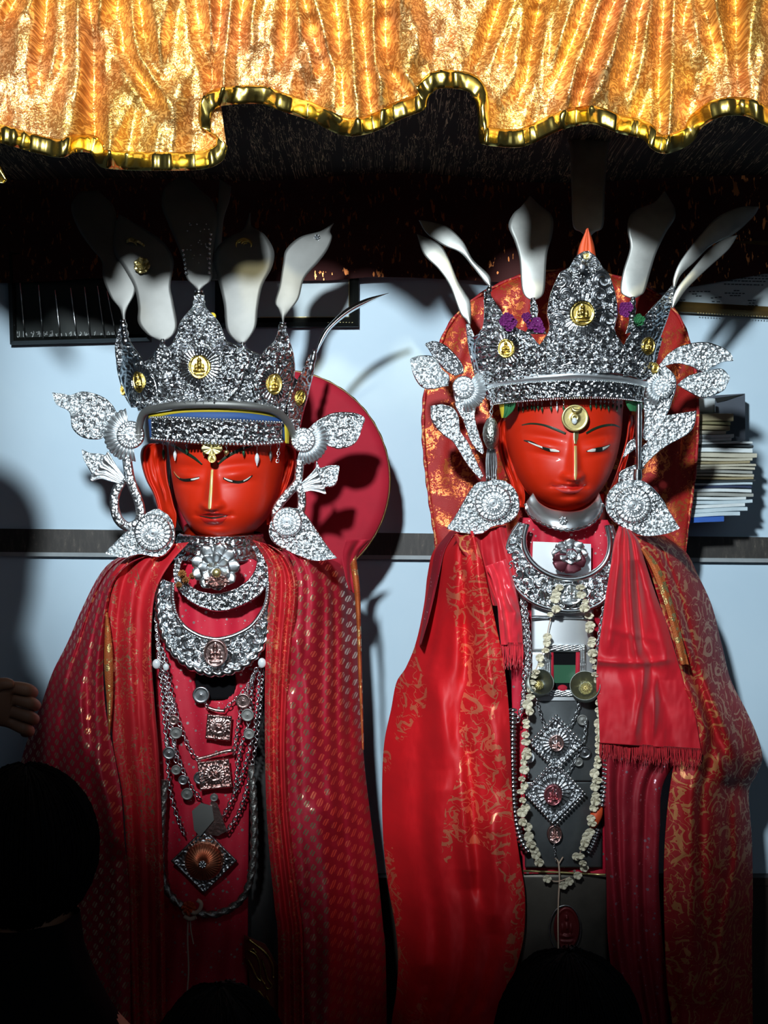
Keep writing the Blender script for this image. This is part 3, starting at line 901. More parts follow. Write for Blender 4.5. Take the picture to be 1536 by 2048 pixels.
def fan(mb, cx, cy, r0, r1, a0, a1, n, y0, amp=0.005, scallop=0.05):
    a = np.linspace(a0, a1, n*8)[None]; q = np.linspace(0, 1, 12)[:, None]
    rr = r0+(r1*(1-scallop*(1-np.abs(np.cos(a*0+(a-a0)/(a1-a0)*n*PI))))-r0)*q
    px = cx+rr*np.cos(a); py = cy-rr*np.sin(a)
    h = amp*np.abs(np.cos((a-a0)/(a1-a0)*n*PI))**0.7*np.sin(np.clip(q*1.1, 0, 1)*PI*0.9)**0.5+0*px
    mb.grid(W(px, py, y0-h+0.004*(1-q)*-1), thick=0.003)
    return mb
def scroll_tube(mb, P, w, y0, amp=0.004):
    """flat embossed ribbon following a pixel path"""
    Q = smooth_path(P, max(20, int(len(P)*14)))
    T = np.gradient(Q, axis=0); T /= np.linalg.norm(T, axis=1)[:, None]
    N = np.stack([-T[:, 1], T[:, 0]], -1)
    u = np.linspace(-1, 1, 11)[None, :, None]
    G = Q[:, None]+N[:, None]*u*w/2
    h = amp*(np.sqrt(np.clip(1-u[..., 0]**2, 0, 1))+0.5*scrolls(G[..., 0], G[..., 1], w*0.75, 4))
    mb.grid(W(G[..., 0], G[..., 1], y0-h), thick=0.003)
    return mb
def bead_row(mb, P, y, r, gap, n8=(7, 5)):
    P3 = path3(P, y, 120) if not callable(y) else None
    if P3 is None:
        Q = smooth_path(P, 160); P3 = W(Q[:, 0], Q[:, 1], y(Q[:, 0], Q[:, 1]))
    d = np.concatenate([[0], np.cumsum(np.linalg.norm(np.diff(P3, axis=0), axis=1))])
    n = int(d[-1]/gap)
    for s in np.linspace(0, d[-1], n):
        mb.sphere([np.interp(s, d, P3[:, k]) for k in range(3)], r, *n8)
    return mb
def plume(parent, A, B, y0, y1, mat, bow=0.004, label=None):
    b = MB(); ruled(b, A, B, 12, 60, lambda px, py, u, v: y0+(y1-y0)*v**1.3+bow*((2*u-1)**2)*0.5-0.003*np.sin(v*4), thick=0.0014)
    return b.build('plume_plate', mat, parent, label)
def flower(mb, cx, cy, r, y0, n=8, rings=2, lift=0.010, seed=0, sq=1.0, cup=0.5):
    """petalled blossom facing the camera"""
    s = SCL(y0)
    c = np.array(WP(cx, cy, y0))
    rs = random.Random(seed)
    for k in range(rings):
        rr = r*(1-0.36*k); m = n-2*k
        for i in range(m):
            a = 2*PI*(i+0.5*k)/m+rs.uniform(-0.06, 0.06)
            t = np.linspace(0, 1, 10)[:, None]; w = np.linspace(-1, 1, 5)[None]
            wid = 0.52*np.clip(t, 0.02, 1)**0.7*(1.001-t**5)**0.5*rr*2*PI/m*1.12
            rad = rr*t
            X = rad*math.cos(a)-w*wid*math.sin(a); Z = rad*math.sin(a)+w*wid*math.cos(a)
            Y = -(lift*k+lift*cup*t**1.4*(1 if k else 0.6))+0.004*(1-w*w)*-0.6+0*X
            mb.grid(np.stack([X*s, Y, Z*s*sq], -1)+c, thick=0.0008)
    return mb
def blob_flowers(mb, pts, y, seed=0):
    for i, (x, yy, r) in enumerate(pts):
        flower(mb, x, yy, r, y, 9, 3, 0.006, seed+i, 1.0, 0.9)
    return mb
def robe(mb, A, B, nu, nv, edge, inner_y, outer_y, inner='B', p=2.0, nf=6, amp=0.02, seed=0, slant=0.0, extra=None, thick=0.004, crumple=0.004):
    rs = np.random.RandomState(seed)
    pos = (np.arange(nf)+0.5+0.5*(rs.rand(nf)-0.5))/nf
    wid = 0.45/nf*(0.7+0.6*rs.rand(nf)); am = amp*(0.5+rs.rand(nf))
    ph = rs.rand(nf)*6
    def yf(px, py, u, v):
        t = (1-u) if inner == 'B' else u
        y = inner_y+(outer_y-inner_y)*t**p
        h = 0
        for k in range(nf):
            uc = pos[k]+0.05*np.sin(v*5+ph[k])+slant*(v-0.3)
            d = (u-uc)/wid[k]
            a = am[k]*(0.45+0.9*vnoise(v*4+ph[k]*3, v*0+k, seed))
            h = h+a*np.exp(-d*d)-0.55*a*np.exp(-((d-1.5)/0.6)**2)
        h = h+crumple*(fbm(px/26, py/60, seed+2)-0.45)*2
        y = y-h
        if extra is not None:
            y = y-extra(px, py, u, v)
        e = np.minimum(u, 1-u)
        return y
    return ruled(mb, A, B, nu, nv, yf, thick=thick, by_y=True)
def ridge(L, w, amp, w2=None):
    """sharp fold along a pixel line that runs down the cloth"""
    L = np.array(L, float)
    def f(px, py):
        x = np.interp(py, L[:, 1], L[:, 0])
        fade = np.clip((py-L[0, 1]+20)/40, 0, 1)*np.clip((L[-1, 1]+20-py)/40, 0, 1)
        d = px-x
        ww = np.where(d < 0, w, w2 if w2 else w)
        return amp*np.exp(-(d/ww)**2)*fade
    return f
def ridges(lst):
    fs = [ridge(*a) for a in lst]
    return lambda px, py, u, v: sum(f(px, py) for f in fs)
def coin(name, cx, cy, r, y0, mat, parent, rel=0.0012, sx=1.0, rot=0.0, label=None):
    b = MB(); polar(b, cx, cy, r, y0, lambda q, t: rel*(np.exp(-((q-0.9)/0.06)**2)+0.5*np.exp(-(q/0.3)**2))+0.0006, 9, 28, sx, 1.0, rot, thick=0.0016)
    return b.build(name, mat, parent, label)
def square_plate(name, c, hw, hh, rot, y0, mat, parent, medal=True, seed=0, amp=0.004, label=None, cell=13, boss=None, bead=None):
    """embossed square or diamond plate, rot in degrees"""
    a = math.radians(rot); n = max(12, int(hw*2/1.6))
    u = np.linspace(-1, 1, n)
    X, Y = np.meshgrid(u*hw, u*hh)
    px = c[0]+X*math.cos(a)-Y*math.sin(a); py = c[1]+X*math.sin(a)+Y*math.cos(a)
    e = np.minimum(hw-np.abs(X), hh-np.abs(Y))
    r = np.hypot(X, Y)
    h = amp*0.8*scrolls(px, py, cell, seed)*np.clip(e/5, 0, 1)+amp*0.8*np.exp(-((e-2.5)/1.8)**2)
    if medal:
        rm = min(hw, hh)
        s, ins = sunburst(px, py, c[0], c[1], rm*0.34, rm*0.78, 22)
        h = h*(1-ins)+ins*amp*s+amp*1.8*np.exp(-(r/(rm*0.28))**2)
    b = MB(); b.grid(W(px, py, y0-h), thick=0.003)
    return b.build(name, mat, parent, label)
def crescent(mb, outer, inner, y0, amp, cell, seed, n=150, m=18, yf=None):
    px, py, u, v = edge_grid(outer, inner, m, n)
    e = np.minimum(u, 1-u)
    h = amp*(scrolls(px, py, cell, seed)*np.clip(e*7, 0, 1)+0.9*np.exp(-((e-0.06)/0.05)**2)+0.5*np.sin(u*PI))
    yy = y0 if yf is None else yf(px, py)
    mb.grid(W(px, py, yy-h), thick=0.004)
    return mb

# ================================================================ LEFT STATUE
ZB = 0.321
st = thing('deity_statue', 'red-faced standing deity statue on the left, eyes cast down, mouth slightly open', 'statue', (WP(432, 0, 0.1).x, 0.10, ZB))
feat = face_features(428, 925, 428, 1018, [(374, 956, 0.12), (478, 953, -0.12)], (430, 1030), (438, 1086), 1.08)
HL = Head([(345, 760), (322, 840), (322, 890), (326, 930), (333, 970), (343, 1005), (360, 1040), (385, 1068), (412, 1082)],
          [(525, 760), (560, 840), (564, 890), (561, 930), (554, 965), (545, 1000), (528, 1035), (500, 1064), (468, 1082)], 760, (440, 1087), 0.03, 0.135, feat)
hd = HL.build('head', M['red_paint'], st)
# painted face
HL.decal('eyebrow', [(334, 886), (352, 892), (372, 902), (392, 914), (408, 929)], [(334, 888), (350, 897), (370, 908), (389, 919), (406, 931)], M['green_black'], hd)
HL.decal('eyebrow', [(438, 928), (452, 914), (470, 903), (492, 894), (518, 886)], [(440, 931), (455, 919), (472, 909), (493, 899), (518, 889)], M['green_black'], hd)
HL.decal('eye', [(340, 940), (350, 951), (364, 957), (382, 957), (402, 954)], [(340, 943), (351, 955), (366, 962.5), (384, 963), (402, 958)], M['black_paint'], hd, label='black eyelid line')
HL.decal('eye_white', [(384, 958.5), (392, 957), (402, 955.5)], [(384, 961), (392, 960.5), (402, 957.5)], M['white_paint'], hd, off=0.0014, nv=14)
HL.decal('eye_white', [(342, 941), (350, 949), (358, 955)], [(342, 943), (350, 952), (358, 957)], M['gold_paint'], hd, off=0.0014, nv=14)
HL.decal('eye', [(450, 955), (462, 959), (480, 962), (494, 958), (506, 950)], [(450, 959), (462, 965), (480, 967.5), (495, 963), (506, 953)], M['black_paint'], hd, label='black eyelid line')
HL.decal('eye_white', [(452, 956), (460, 959.5), (468, 962)], [(452, 958), (460, 962.5), (468, 964.5)], M['white_paint'], hd, off=0.0014, nv=14)
HL.decal('eye_white', [(489, 961.5), (496, 957.5), (503, 952.5)], [(489, 963.5), (496, 960), (503, 954)], M['white_paint'], hd, off=0.0014, nv=14)
HL.decal('nose_stripe', [(426, 940), (424.5, 980), (423, 1012), (424, 1018)], [(431, 940), (431, 980), (430, 1012), (428, 1019)], M['gold_paint'], hd, off=0.0010, nv=60)
HL.decal('upper_lip', [(396, 1030), (410, 1028), (422, 1024), (430, 1026), (438, 1024), (450, 1027), (462, 1029)], [(396, 1031), (412, 1032.5), (422, 1033), (430, 1034), (438, 1033), (448, 1032), (462, 1030)], M['lip_paint'], hd, off=0.0006, nu=8)
HL.decal('lower_lip', [(404, 1035), (418, 1037), (430, 1038), (442, 1037), (455, 1034)], [(402, 1036), (414, 1046), (430, 1049), (446, 1046), (457, 1035)], M['lip_paint'], hd, off=0.0006, nu=8)
HL.decal('mouth_gap', [(401, 1031.5), (415, 1032.8), (430, 1034), (446, 1032.5), (458, 1031)], [(401, 1032.5), (415, 1035.5), (430, 1037.5), (446, 1035), (458, 1032)], M['black_paint'], hd, off=0.0009, nu=4)  # black strip paints in the dark gap between the parted lips
def ear(parent, A, B, yo, yi, mat):
    def yf(px, py, u, v):
        if u[0, 0] == 0 and np.mean(px[:, 0]) > np.mean(px[:, -1]):
            pass
        top = np.exp(-((v-0.06)/0.05)**2)
        h = 0.012*np.maximum(np.exp(-((u-0.10)/0.09)**2)*np.clip((0.95-v)*8, 0, 1), top*np.clip((0.95-u)*6, 0, 1))
        h = h+0.009*np.exp(-((u-0.42-0.22*np.sin(v*3.3))/0.07)**2)*np.clip((v-0.12)*10, 0, 1)*np.clip((0.74-v)*8, 0, 1)
        h = h-0.024*np.exp(-((u-0.66)/0.20)**2-((v-0.34)/0.16)**2)-0.007*np.exp(-((u-0.26)/0.07)**2)*np.clip((0.7-v)*5, 0, 1)
        h = h+0.009*np.exp(-((u-0.55)/0.30)**2-((v-0.82)/0.10)**2)-0.012*np.exp(-((u-0.6)/0.10)**2-((v-0.93)/0.04)**2)
        return yo+(yi-yo)*u-h
    b = MB(); ruled(b, A, B, 26, 60, yf, thick=0.014)
    return b.build('ear', mat, parent)
ear(hd, [(312, 886), (290, 890), (281, 905), (283, 930), (292, 960), (305, 985), (313, 1010), (318, 1035), (328, 1058)], [(318, 886), (330, 890), (332, 910), (331, 930), (334, 960), (340, 985), (346, 1010), (352, 1030), (350, 1056)], 0.035, -0.005, M['red_paint'])
ear(hd, [(560, 888), (580, 890), (591, 902), (590, 925), (584, 950), (575, 975), (562, 1000), (555, 1025), (548, 1052)][::1], [(556, 888), (551, 900), (553, 920), (552, 945), (548, 970), (543, 990), (537, 1010), (532, 1030), (534, 1050)], 0.035, -0.005, M['red_paint'])
# neck and wooden trunk
b = MB(); b.tube([(WP(438, 0, .04).x, 0.055, WP(0, 1150, .04).z), (WP(438, 0, .04).x, 0.045, WP(0, 1100, .04).z), (WP(438, 0, .04).x, 0.04, WP(0, 1050, .04).z)], [0.085, 0.072, 0.07], 28); b.build('neck', M['red_paint'], st)
def trunk(parent, cx, halfw, ytop, yface, mat):
    """rounded box body from the shoulders to the dais"""
    rows = [(1105, 0.55), (1125, 0.9), (1180, 1.0), (1500, 0.98), (1900, 1.0), (2260, 1.05)]
    G = []
    for py, k in rows:
        z = max(WP(0, py, yface).z, ZB)
        a = np.linspace(0, 2*PI, 40, endpoint=False)
        c, s_ = np.cos(a), np.sin(a)
        x = WP(cx, 0, yface+0.1).x+np.sign(s_)*np.abs(s_)**0.45*halfw*k
        y = yface+0.11-np.sign(c)*np.abs(c)**0.45*0.11
        G.append(np.stack([x, y, z+0*x], -1))
    b = MB(); b.grid(np.array(G), closed=True, flip=False)
    b.f.append(tuple(range(39, -1, -1))); b.f.append(tuple(5*40+i for i in range(40)))
    return b.build('trunk', mat, parent)
trunk(st, 424, 0.13, 1105, -0.035, M['body_wood'])

# ---- halo disc behind the left statue
b = MB(); s = 2.78/FPX
cx_, cz_ = WP(560, 960, 0.18).x, WP(560, 960, 0.18).z
a = np.linspace(0, 2*PI, 120, endpoint=False)
rows = []
for q, yy in ((0.02, 0.172), (0.3, 0.172), (0.6, 0.170), (0.9, 0.170), (0.985, 0.172), (1.0, 0.180), (1.0, 0.198), (0.98, 0.203), (0.5, 0.203), (0.02, 0.203)):
    rr = 219*s*q
    wob = 0.002*np.sin(a*5+q*9)*(q < 0.95)
    rows.append(np.stack([cx_+rr*np.cos(a), yy+wob, cz_+rr*np.sin(a)], -1))
b.grid(np.array(rows), closed=True, flip=False)
hal = thing('halo_disc', 'round maroon cloth halo disc behind the head of the left statue', 'halo', (cx_, 0.19, cz_-219*s))
b.build('disc', M['maroon_cloth'], hal)
b = MB(); th = np.linspace(0, 2*PI, 160)
P = np.stack([cx_+219.5*s*np.cos(th), 0.182+0*th, cz_+219.5*s*np.sin(th)], -1)
b.tube(P, 0.0022, 6, twist=0.9, lobes=2, cap=False); b.build('piping', M['gilt_frame'], hal)

# ---- crown of the left statue
cr = thing('crown', 'silver repousse crown with gold medallions on the left statue, two front peaks tilted outwards', 'crown', WP(432, 885, -0.08))
wl = wrap(432, 185, -0.122, 0.00012, 885)
# cloth padding seen over and beside the band
def strip(name, A, B, dy, mat, parent, w=wl, nu=8, nv=70, label=None, thick=0.003):
    b = MB(); ruled(b, A, B, nu, nv, lambda px, py, u, v: w(px, py)-dy-0.004*np.sin(u*PI), thick=thick); return b.build(name, mat, parent, label)
strip('padding', [(296, 828), (360, 818), (430, 816), (500, 820), (575, 832)], [(298, 838), (360, 828), (430, 826), (500, 828), (572, 840)], 0.000, M['yellow_cloth'], cr, label='yellow cloth padding')
strip('padding', [(296, 838), (360, 826), (430, 824), (500, 827), (575, 838)], [(300, 880), (360, 845), (430, 845), (500, 845), (572, 884)], 0.002, M['blue_cloth'], cr, label='blue cloth padding')
strip('padding', [(560, 836), (568, 850), (570, 886)], [(568, 832), (578, 850), (578, 888)], 0.007, M['yellow_cloth'], cr, nv=20, label='yellow cloth padding')
# chased head band with beaded edges
relief('head_band', [(302, 836), (340, 836), (400, 838), (470, 841), (530, 844), (564, 846)], [(303, 876), (340, 880), (400, 885), (470, 888), (530, 887), (564, 883)], lambda px, py: wl(px, py)-0.012, cr, M['silver'], 17, 2, 0.0065, rim=0.003, step=2.0)
b = MB(); f_ = lambda px, py: wl(px, py)-0.0165
bead_row(b, [(302, 835), (340, 835), (400, 837), (470, 840), (530, 843), (564, 845)], f_, 0.0028, 0.0062); b.build('bead_edge', M['silver_bright'], cr); b = MB()
bead_row(b, [(303, 877), (340, 881), (400, 886), (470, 889), (530, 888), (564, 884)], f_, 0.0030, 0.0066)
b.build('bead_edge', M['silver_bright'], cr)
b = MB(); P = smooth_path([(277, 885), (279, 850), (288, 826), (310, 817), (360, 810), (430, 808), (500, 812), (545, 820), (568, 836), (582, 858), (592, 884)], 110)
b.tube(W(P[:, 0], P[:, 1], wl(P[:, 0], P[:, 1])-0.012), 0.0075, 10); b.build('rim', M['silver_sheet'], cr)
# crest wall and the five peaks
wl2 = wrap(432, 195, -0.132, 0.00016, 810)
relief('crest_base', [(252, 748), (300, 715), (350, 690), (432, 680), (500, 700), (560, 730), (606, 770)], [(276, 822), (320, 812), (370, 806), (432, 804), (490, 806), (545, 815), (590, 842)], lambda px, py: wl2(px, py)+0.004, cr, M['silver'], 20, 11, 0.006)
relief('crest_peak', [(389, 590), (385, 612), (372, 628), (360, 645), (352, 668), (342, 690), (322, 702), (316, 730), (330, 770), (352, 806)], [(407, 590), (411, 612), (424, 628), (438, 645), (448, 668), (458, 690), (480, 702), (492, 730), (480, 770), (450, 808)], lambda px, py: wl2(px, py)-0.010, cr, M['silver'], 21, 4, 0.0075, medals=[(399, 733, 20, 42, 34, 1.0)], sym=399)
relief('crest_peak', [(323, 684), (313, 697), (309, 712), (312, 730)], [(325, 684), (338, 697), (344, 712), (340, 735)], lambda px, py: wl2(px, py)-0.013, cr, M['silver'], 14, 5, 0.006)
relief('crest_peak', [(483, 690), (470, 703), (467, 718), (470, 738)], [(485, 690), (496, 703), (500, 718), (496, 740)], lambda px, py: wl2(px, py)-0.013, cr, M['silver'], 14, 6, 0.006)
relief('crest_peak', [(240, 650), (231, 682), (230, 705), (236, 740), (246, 775), (262, 815)], [(252, 650), (258, 678), (278, 708), (298, 738), (312, 768), (318, 812)], lambda px, py: wl2(px, py)-0.004, cr, M['silver'], 20, 7, 0.0065, medals=[(277, 764, 18, 34, 24, 0.72)])
relief('crest_peak', [(560, 652), (548, 682), (530, 700), (512, 730), (506, 770), (516, 815)], [(570, 652), (580, 682), (588, 712), (590, 742), (584, 780), (566, 830)], lambda px, py: wl2(px, py)-0.008, cr, M['silver'], 20, 8, 0.0065, medals=[(549, 768, 18, 35, 26, 0.85)])
relief('crest_peak', [(618, 708), (604, 742), (590, 768), (578, 795), (574, 835), (580, 862)], [(630, 708), (628, 742), (622, 768), (616, 795), (606, 830), (600, 862)], lambda px, py: wl2(px, py)-0.004+0.0, cr, M['silver'], 17, 9, 0.006, medals=[(601, 796, 14, 26, 20, 0.7)])
relief('crest_peak', [(236, 690), (232, 720), (236, 750), (248, 790), (262, 815)], [(240, 690), (246, 720), (252, 750), (262, 790), (270, 815)], lambda px, py: 0.02+0*px, cr, M['silver'], 15, 10, 0.005)
medallion('medallion', 399, 733, 21, float(wl2(np.array(399.), np.array(733.)))-0.014, cr, M['gold'], 1.0, 1.2)
medallion('medallion', 277, 764, 19, float(wl2(np.array(277.), np.array(764.)))-0.009, cr, M['gold'], 0.66, 1.15, 0.2, -0.5)
medallion('medallion', 549, 768, 19, float(wl2(np.array(549.), np.array(768.)))-0.013, cr, M['gold'], 0.8, 1.15, -0.05, 0.3)
medallion('medallion', 601, 796, 15, float(wl2(np.array(601.), np.array(796.)))-0.010, cr, M['gold'], 0.62, 1.05, -0.3, 0.5)
coin('medallion', 246, 780, 11, 0.010, M['gold'], cr, 0.003, 0.5)
# finials: turned silver sockets that carry the plumes
def finial(parent, P, r, y, mat):
    b = MB(); n = len(P)*10
    Q = path3(P, y, n); t = np.linspace(0, 1, n)
    b.tube(Q, r*(0.75+0.35*np.abs(np.sin(t*PI*3.2)))*(1-0.35*t), 12); return b.build('finial', mat, parent)
yk = lambda x, y_: float(wl2(np.array(float(x)), np.array(float(y_))))
finial(cr, [(398, 622), (398, 600), (398, 582)], 0.013, yk(398, 610), M['silver'])
finial(cr, [(253, 690), (249, 665), (246, 640)], 0.009, yk(250, 665), M['silver'])
finial(cr, [(565, 682), (564, 662), (566, 645)], 0.010, yk(565, 665), M['silver'])
finial(cr, [(612, 770), (622, 735), (630, 700)], 0.008, yk(620, 740), M['silver'])
finial(cr, [(325, 700), (325, 688), (325, 678)], 0.006, yk(325, 690), M['silver'])
finial(cr, [(484, 706), (485, 694), (486, 684)], 0.006, yk(484, 690), M['silver'])
coin('bead', 425, 632, 7, -0.10, M['yellow_cloth'], cr, 0.004)
# plume plates
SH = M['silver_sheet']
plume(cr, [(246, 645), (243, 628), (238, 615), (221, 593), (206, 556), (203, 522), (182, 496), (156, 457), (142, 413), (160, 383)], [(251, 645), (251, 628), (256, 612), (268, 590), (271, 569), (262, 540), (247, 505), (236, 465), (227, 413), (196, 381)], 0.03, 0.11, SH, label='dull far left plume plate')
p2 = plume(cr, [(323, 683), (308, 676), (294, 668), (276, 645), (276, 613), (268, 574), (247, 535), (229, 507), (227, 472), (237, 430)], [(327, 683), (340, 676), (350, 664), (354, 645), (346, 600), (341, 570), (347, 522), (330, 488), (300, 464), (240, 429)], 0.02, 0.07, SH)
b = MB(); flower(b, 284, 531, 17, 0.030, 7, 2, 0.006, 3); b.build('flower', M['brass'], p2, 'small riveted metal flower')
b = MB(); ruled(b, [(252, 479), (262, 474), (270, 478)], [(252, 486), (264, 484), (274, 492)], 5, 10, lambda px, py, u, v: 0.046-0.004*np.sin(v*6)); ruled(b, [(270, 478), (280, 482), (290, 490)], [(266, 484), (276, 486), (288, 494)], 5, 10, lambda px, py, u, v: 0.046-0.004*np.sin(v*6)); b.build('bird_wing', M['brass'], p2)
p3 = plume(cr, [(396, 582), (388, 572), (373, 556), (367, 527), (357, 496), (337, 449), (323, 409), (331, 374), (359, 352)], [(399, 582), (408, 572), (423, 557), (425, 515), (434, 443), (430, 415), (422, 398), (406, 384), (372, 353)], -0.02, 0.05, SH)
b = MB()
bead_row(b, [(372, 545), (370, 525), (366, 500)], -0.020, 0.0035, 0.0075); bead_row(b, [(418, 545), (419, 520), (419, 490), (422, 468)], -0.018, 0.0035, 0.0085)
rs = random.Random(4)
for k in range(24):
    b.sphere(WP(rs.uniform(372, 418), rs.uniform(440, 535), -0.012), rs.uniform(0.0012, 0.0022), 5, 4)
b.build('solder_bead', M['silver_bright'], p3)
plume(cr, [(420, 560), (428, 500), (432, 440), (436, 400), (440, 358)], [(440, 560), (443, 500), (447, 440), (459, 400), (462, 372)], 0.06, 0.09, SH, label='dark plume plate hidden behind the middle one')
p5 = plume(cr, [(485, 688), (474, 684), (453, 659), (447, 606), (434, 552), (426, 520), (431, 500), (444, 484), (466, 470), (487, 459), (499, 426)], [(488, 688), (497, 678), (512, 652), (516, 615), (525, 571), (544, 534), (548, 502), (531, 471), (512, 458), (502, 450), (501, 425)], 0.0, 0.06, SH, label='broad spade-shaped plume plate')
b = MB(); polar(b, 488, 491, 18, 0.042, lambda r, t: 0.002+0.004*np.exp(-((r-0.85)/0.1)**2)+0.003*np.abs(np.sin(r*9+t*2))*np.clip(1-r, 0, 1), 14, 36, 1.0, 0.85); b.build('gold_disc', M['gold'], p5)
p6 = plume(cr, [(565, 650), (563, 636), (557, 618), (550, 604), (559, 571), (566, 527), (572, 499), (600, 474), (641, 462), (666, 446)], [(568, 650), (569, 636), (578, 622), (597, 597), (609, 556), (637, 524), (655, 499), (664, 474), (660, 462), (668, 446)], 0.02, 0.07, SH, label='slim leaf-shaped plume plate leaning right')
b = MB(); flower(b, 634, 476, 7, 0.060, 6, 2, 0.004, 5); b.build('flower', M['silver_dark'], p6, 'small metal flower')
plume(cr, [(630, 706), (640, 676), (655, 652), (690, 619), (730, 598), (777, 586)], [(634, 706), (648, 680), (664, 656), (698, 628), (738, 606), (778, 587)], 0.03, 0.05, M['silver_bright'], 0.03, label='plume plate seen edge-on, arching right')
# drops hanging on short rings from the band
drops = [(327, 884, 918, 'emerald', 3.2), (350, 886, 922, 'pearl', 3.6), (374, 888, 908, 'emerald', 3.0), (408, 890, 914, 'brass', 3.0), (453, 890, 912, 'brass', 5.0), (487, 889, 913, 'emerald', 3.0), (514, 888, 932, 'pearl', 4.6), (541, 887, 922, 'silver_sheet', 3.4)]
for x, y0, y1, mk, r in drops:
    ya = float(HL.y(np.array(float(x)), np.array(float(min(y1, 930)))))-0.010
    d = MB(); d.tube(path3([(x, y0), (x, y0+(y1-y0)*0.45)], ya, 4), 0.0009, 5)
    d.torus(WP(x, y0+3, ya), 0.0024, 0.0007, (1, 0, 0), (0, 0, 1), 8, 4)
    o = d.build('drop_ring', M['silver_bright'], cr)
    d = MB(); zz = np.linspace(0, 1, 9); q = [(x, y0+(y1-y0)*(0.4+0.6*t)) for t in zz]
    d.tube(path3(q, ya, 9), np.maximum(r*0.001*np.sin(zz**0.8*PI), 0.0003), 10); d.build('drop', M[mk], o)
gc = MB(); polar(gc, 424, 897, 21, -0.128, lambda r, t: 0.002+0.003*np.abs(np.cos(t*3))*r, 10, 40, 1.0, 0.62); cl = gc.build('forehead_clasp', M['brass'], cr, 'brass clasp over the brow')
medallion('clasp_face', 424, 917, 8.5, -0.134, cl, M['brass'], 1, 1.05, amp=0.004)
b = MB(); b.chain(path3([(556, 884), (557, 900), (555, 922)], -0.075, 20), 0.006, 0.0009); b.build('side_chain', M['silver_bright'], cr)

# ---- side ornaments of the left statue
def ornament(name, label, base, build):
    t = thing(name, label, 'ornament', WP(base[0], base[1], -0.05)); build(t); return t
def orn1(t):
    Y = -0.045
    relief('wing', [(104, 785), (125, 787), (140, 790), (168, 783), (204, 793), (226, 812), (238, 838)], [(104, 785), (113, 809), (138, 824), (145, 857), (168, 876), (200, 878), (216, 862)], lambda px, py: Y+0*px, t, M['silver_fine'], 22, 21, 0.006, rim=0.004)
    b = MB(); fan(b, 261, 870, 22, 54, 1.75, 4.9, 15, Y-0.004, 0.008); b.build('fan', M['silver_plain'], t)
    b = MB(); polar(b, 261, 870, 28, Y-0.012, rosette_h(0.010), 26, 80); b.build('rosette', M['silver_plain'], t)
    b = MB(); scroll_tube(b, [(253, 912), (256, 935), (262, 965), (273, 992), (281, 1022), (276, 1045), (255, 1053), (236, 1038), (228, 1008), (232, 984), (241, 966), (250, 958)], 19, Y-0.006); b.build('scroll_stem', M['silver_fine'], t)
    relief('tulip', [(240, 968), (218, 962), (200, 958), (181, 963), (183, 948), (176, 935), (167, 918), (163, 900)], [(250, 955), (238, 938), (226, 920), (216, 903), (212, 910), (198, 907), (182, 906), (165, 899)], lambda px, py: Y-0.010+0*px, t, M['silver_fine'], 13, 23, 0.005, extra=lambda px, py, u, v, h: np.where(v < 0.55, 0.004*np.abs(np.cos(u*12)), h), rim=0.003)
    b = MB(); b.tube(path3([(258, 972), (240, 945), (222, 920), (214, 905)], Y+0.008, 16), 0.0016, 6); b.build('wire', M['black_frame'], t)
ornament('ear_ornament', 'silver winged scroll ornament beside the left ear of the left statue', (255, 1053), orn1)
def orn2(t):
    Y = -0.045
    relief('wing', [(616, 858), (628, 846), (644, 835), (670, 825), (705, 825), (727, 833), (729, 843), (722, 850)], [(640, 872), (652, 880), (650, 890), (662, 894), (680, 898), (706, 890), (719, 872), (722, 852)], lambda px, py: Y+0*px, t, M['silver_fine'], 20, 31, 0.005, rim=0.004)
    b = MB(); fan(b, 607, 880, 20, 50, -1.9, 0.75, 14, Y-0.004, 0.008); b.build('fan', M['silver_plain'], t)
    b = MB(); polar(b, 606, 880, 25, Y-0.012, rosette_h(0.010, 14, 9), 26, 80); b.build('rosette', M['silver_plain'], t)
    b = MB(); scroll_tube(b, [(600, 920), (598, 945), (594, 965), (575, 988), (556, 1012), (552, 1035), (570, 1050), (592, 1042), (602, 1018), (603, 990), (598, 972)], 18, Y-0.008); b.build('scroll_stem', M['silver_fine'], t)
    relief('tulip', [(602, 966), (618, 950), (630, 936), (633, 922), (640, 935), (655, 931), (668, 930), (678, 931)], [(606, 985), (622, 982), (638, 985), (652, 989), (650, 976), (664, 974), (674, 964), (679, 935)], lambda px, py: Y-0.010+0*px, t, M['silver_fine'], 13, 33, 0.005, extra=lambda px, py, u, v, h: np.where(v < 0.55, 0.004*np.abs(np.cos(u*12)), h), rim=0.003)
ornament('ear_ornament', 'silver winged scroll ornament in front of the round maroon halo', (575, 1052), orn2)
def earring(name, label, A, B, c, r, y, seed, mat='silver_fine', disc_y=-0.018, hang=None):
    t = thing(name, label, 'earring', WP(c[0], c[1]+r, y))
    relief('leaf_plate', A, B, lambda px, py: y+0.0002*np.abs(px-c[0])*0.3, t, M[mat], 15, seed, 0.0045, rim=0.004)
    b = MB(); polar(b, c[0], c[1], r, y+disc_y+0.012, rosette_h(0.011, 22, 14), 34, 100); b.build('rosette', M['silver_plain'], t)
    return t
earring('leaf_earring', 'silver leaf-shaped earring resting on the far left shoulder', [(308, 1018), (288, 1030), (280, 1048), (255, 1061), (232, 1083), (210, 1105)], [(318, 1018), (340, 1034), (350, 1062), (345, 1092), (322, 1114), (280, 1109), (248, 1116), (212, 1108)], (306, 1066), 38, -0.125, 41)
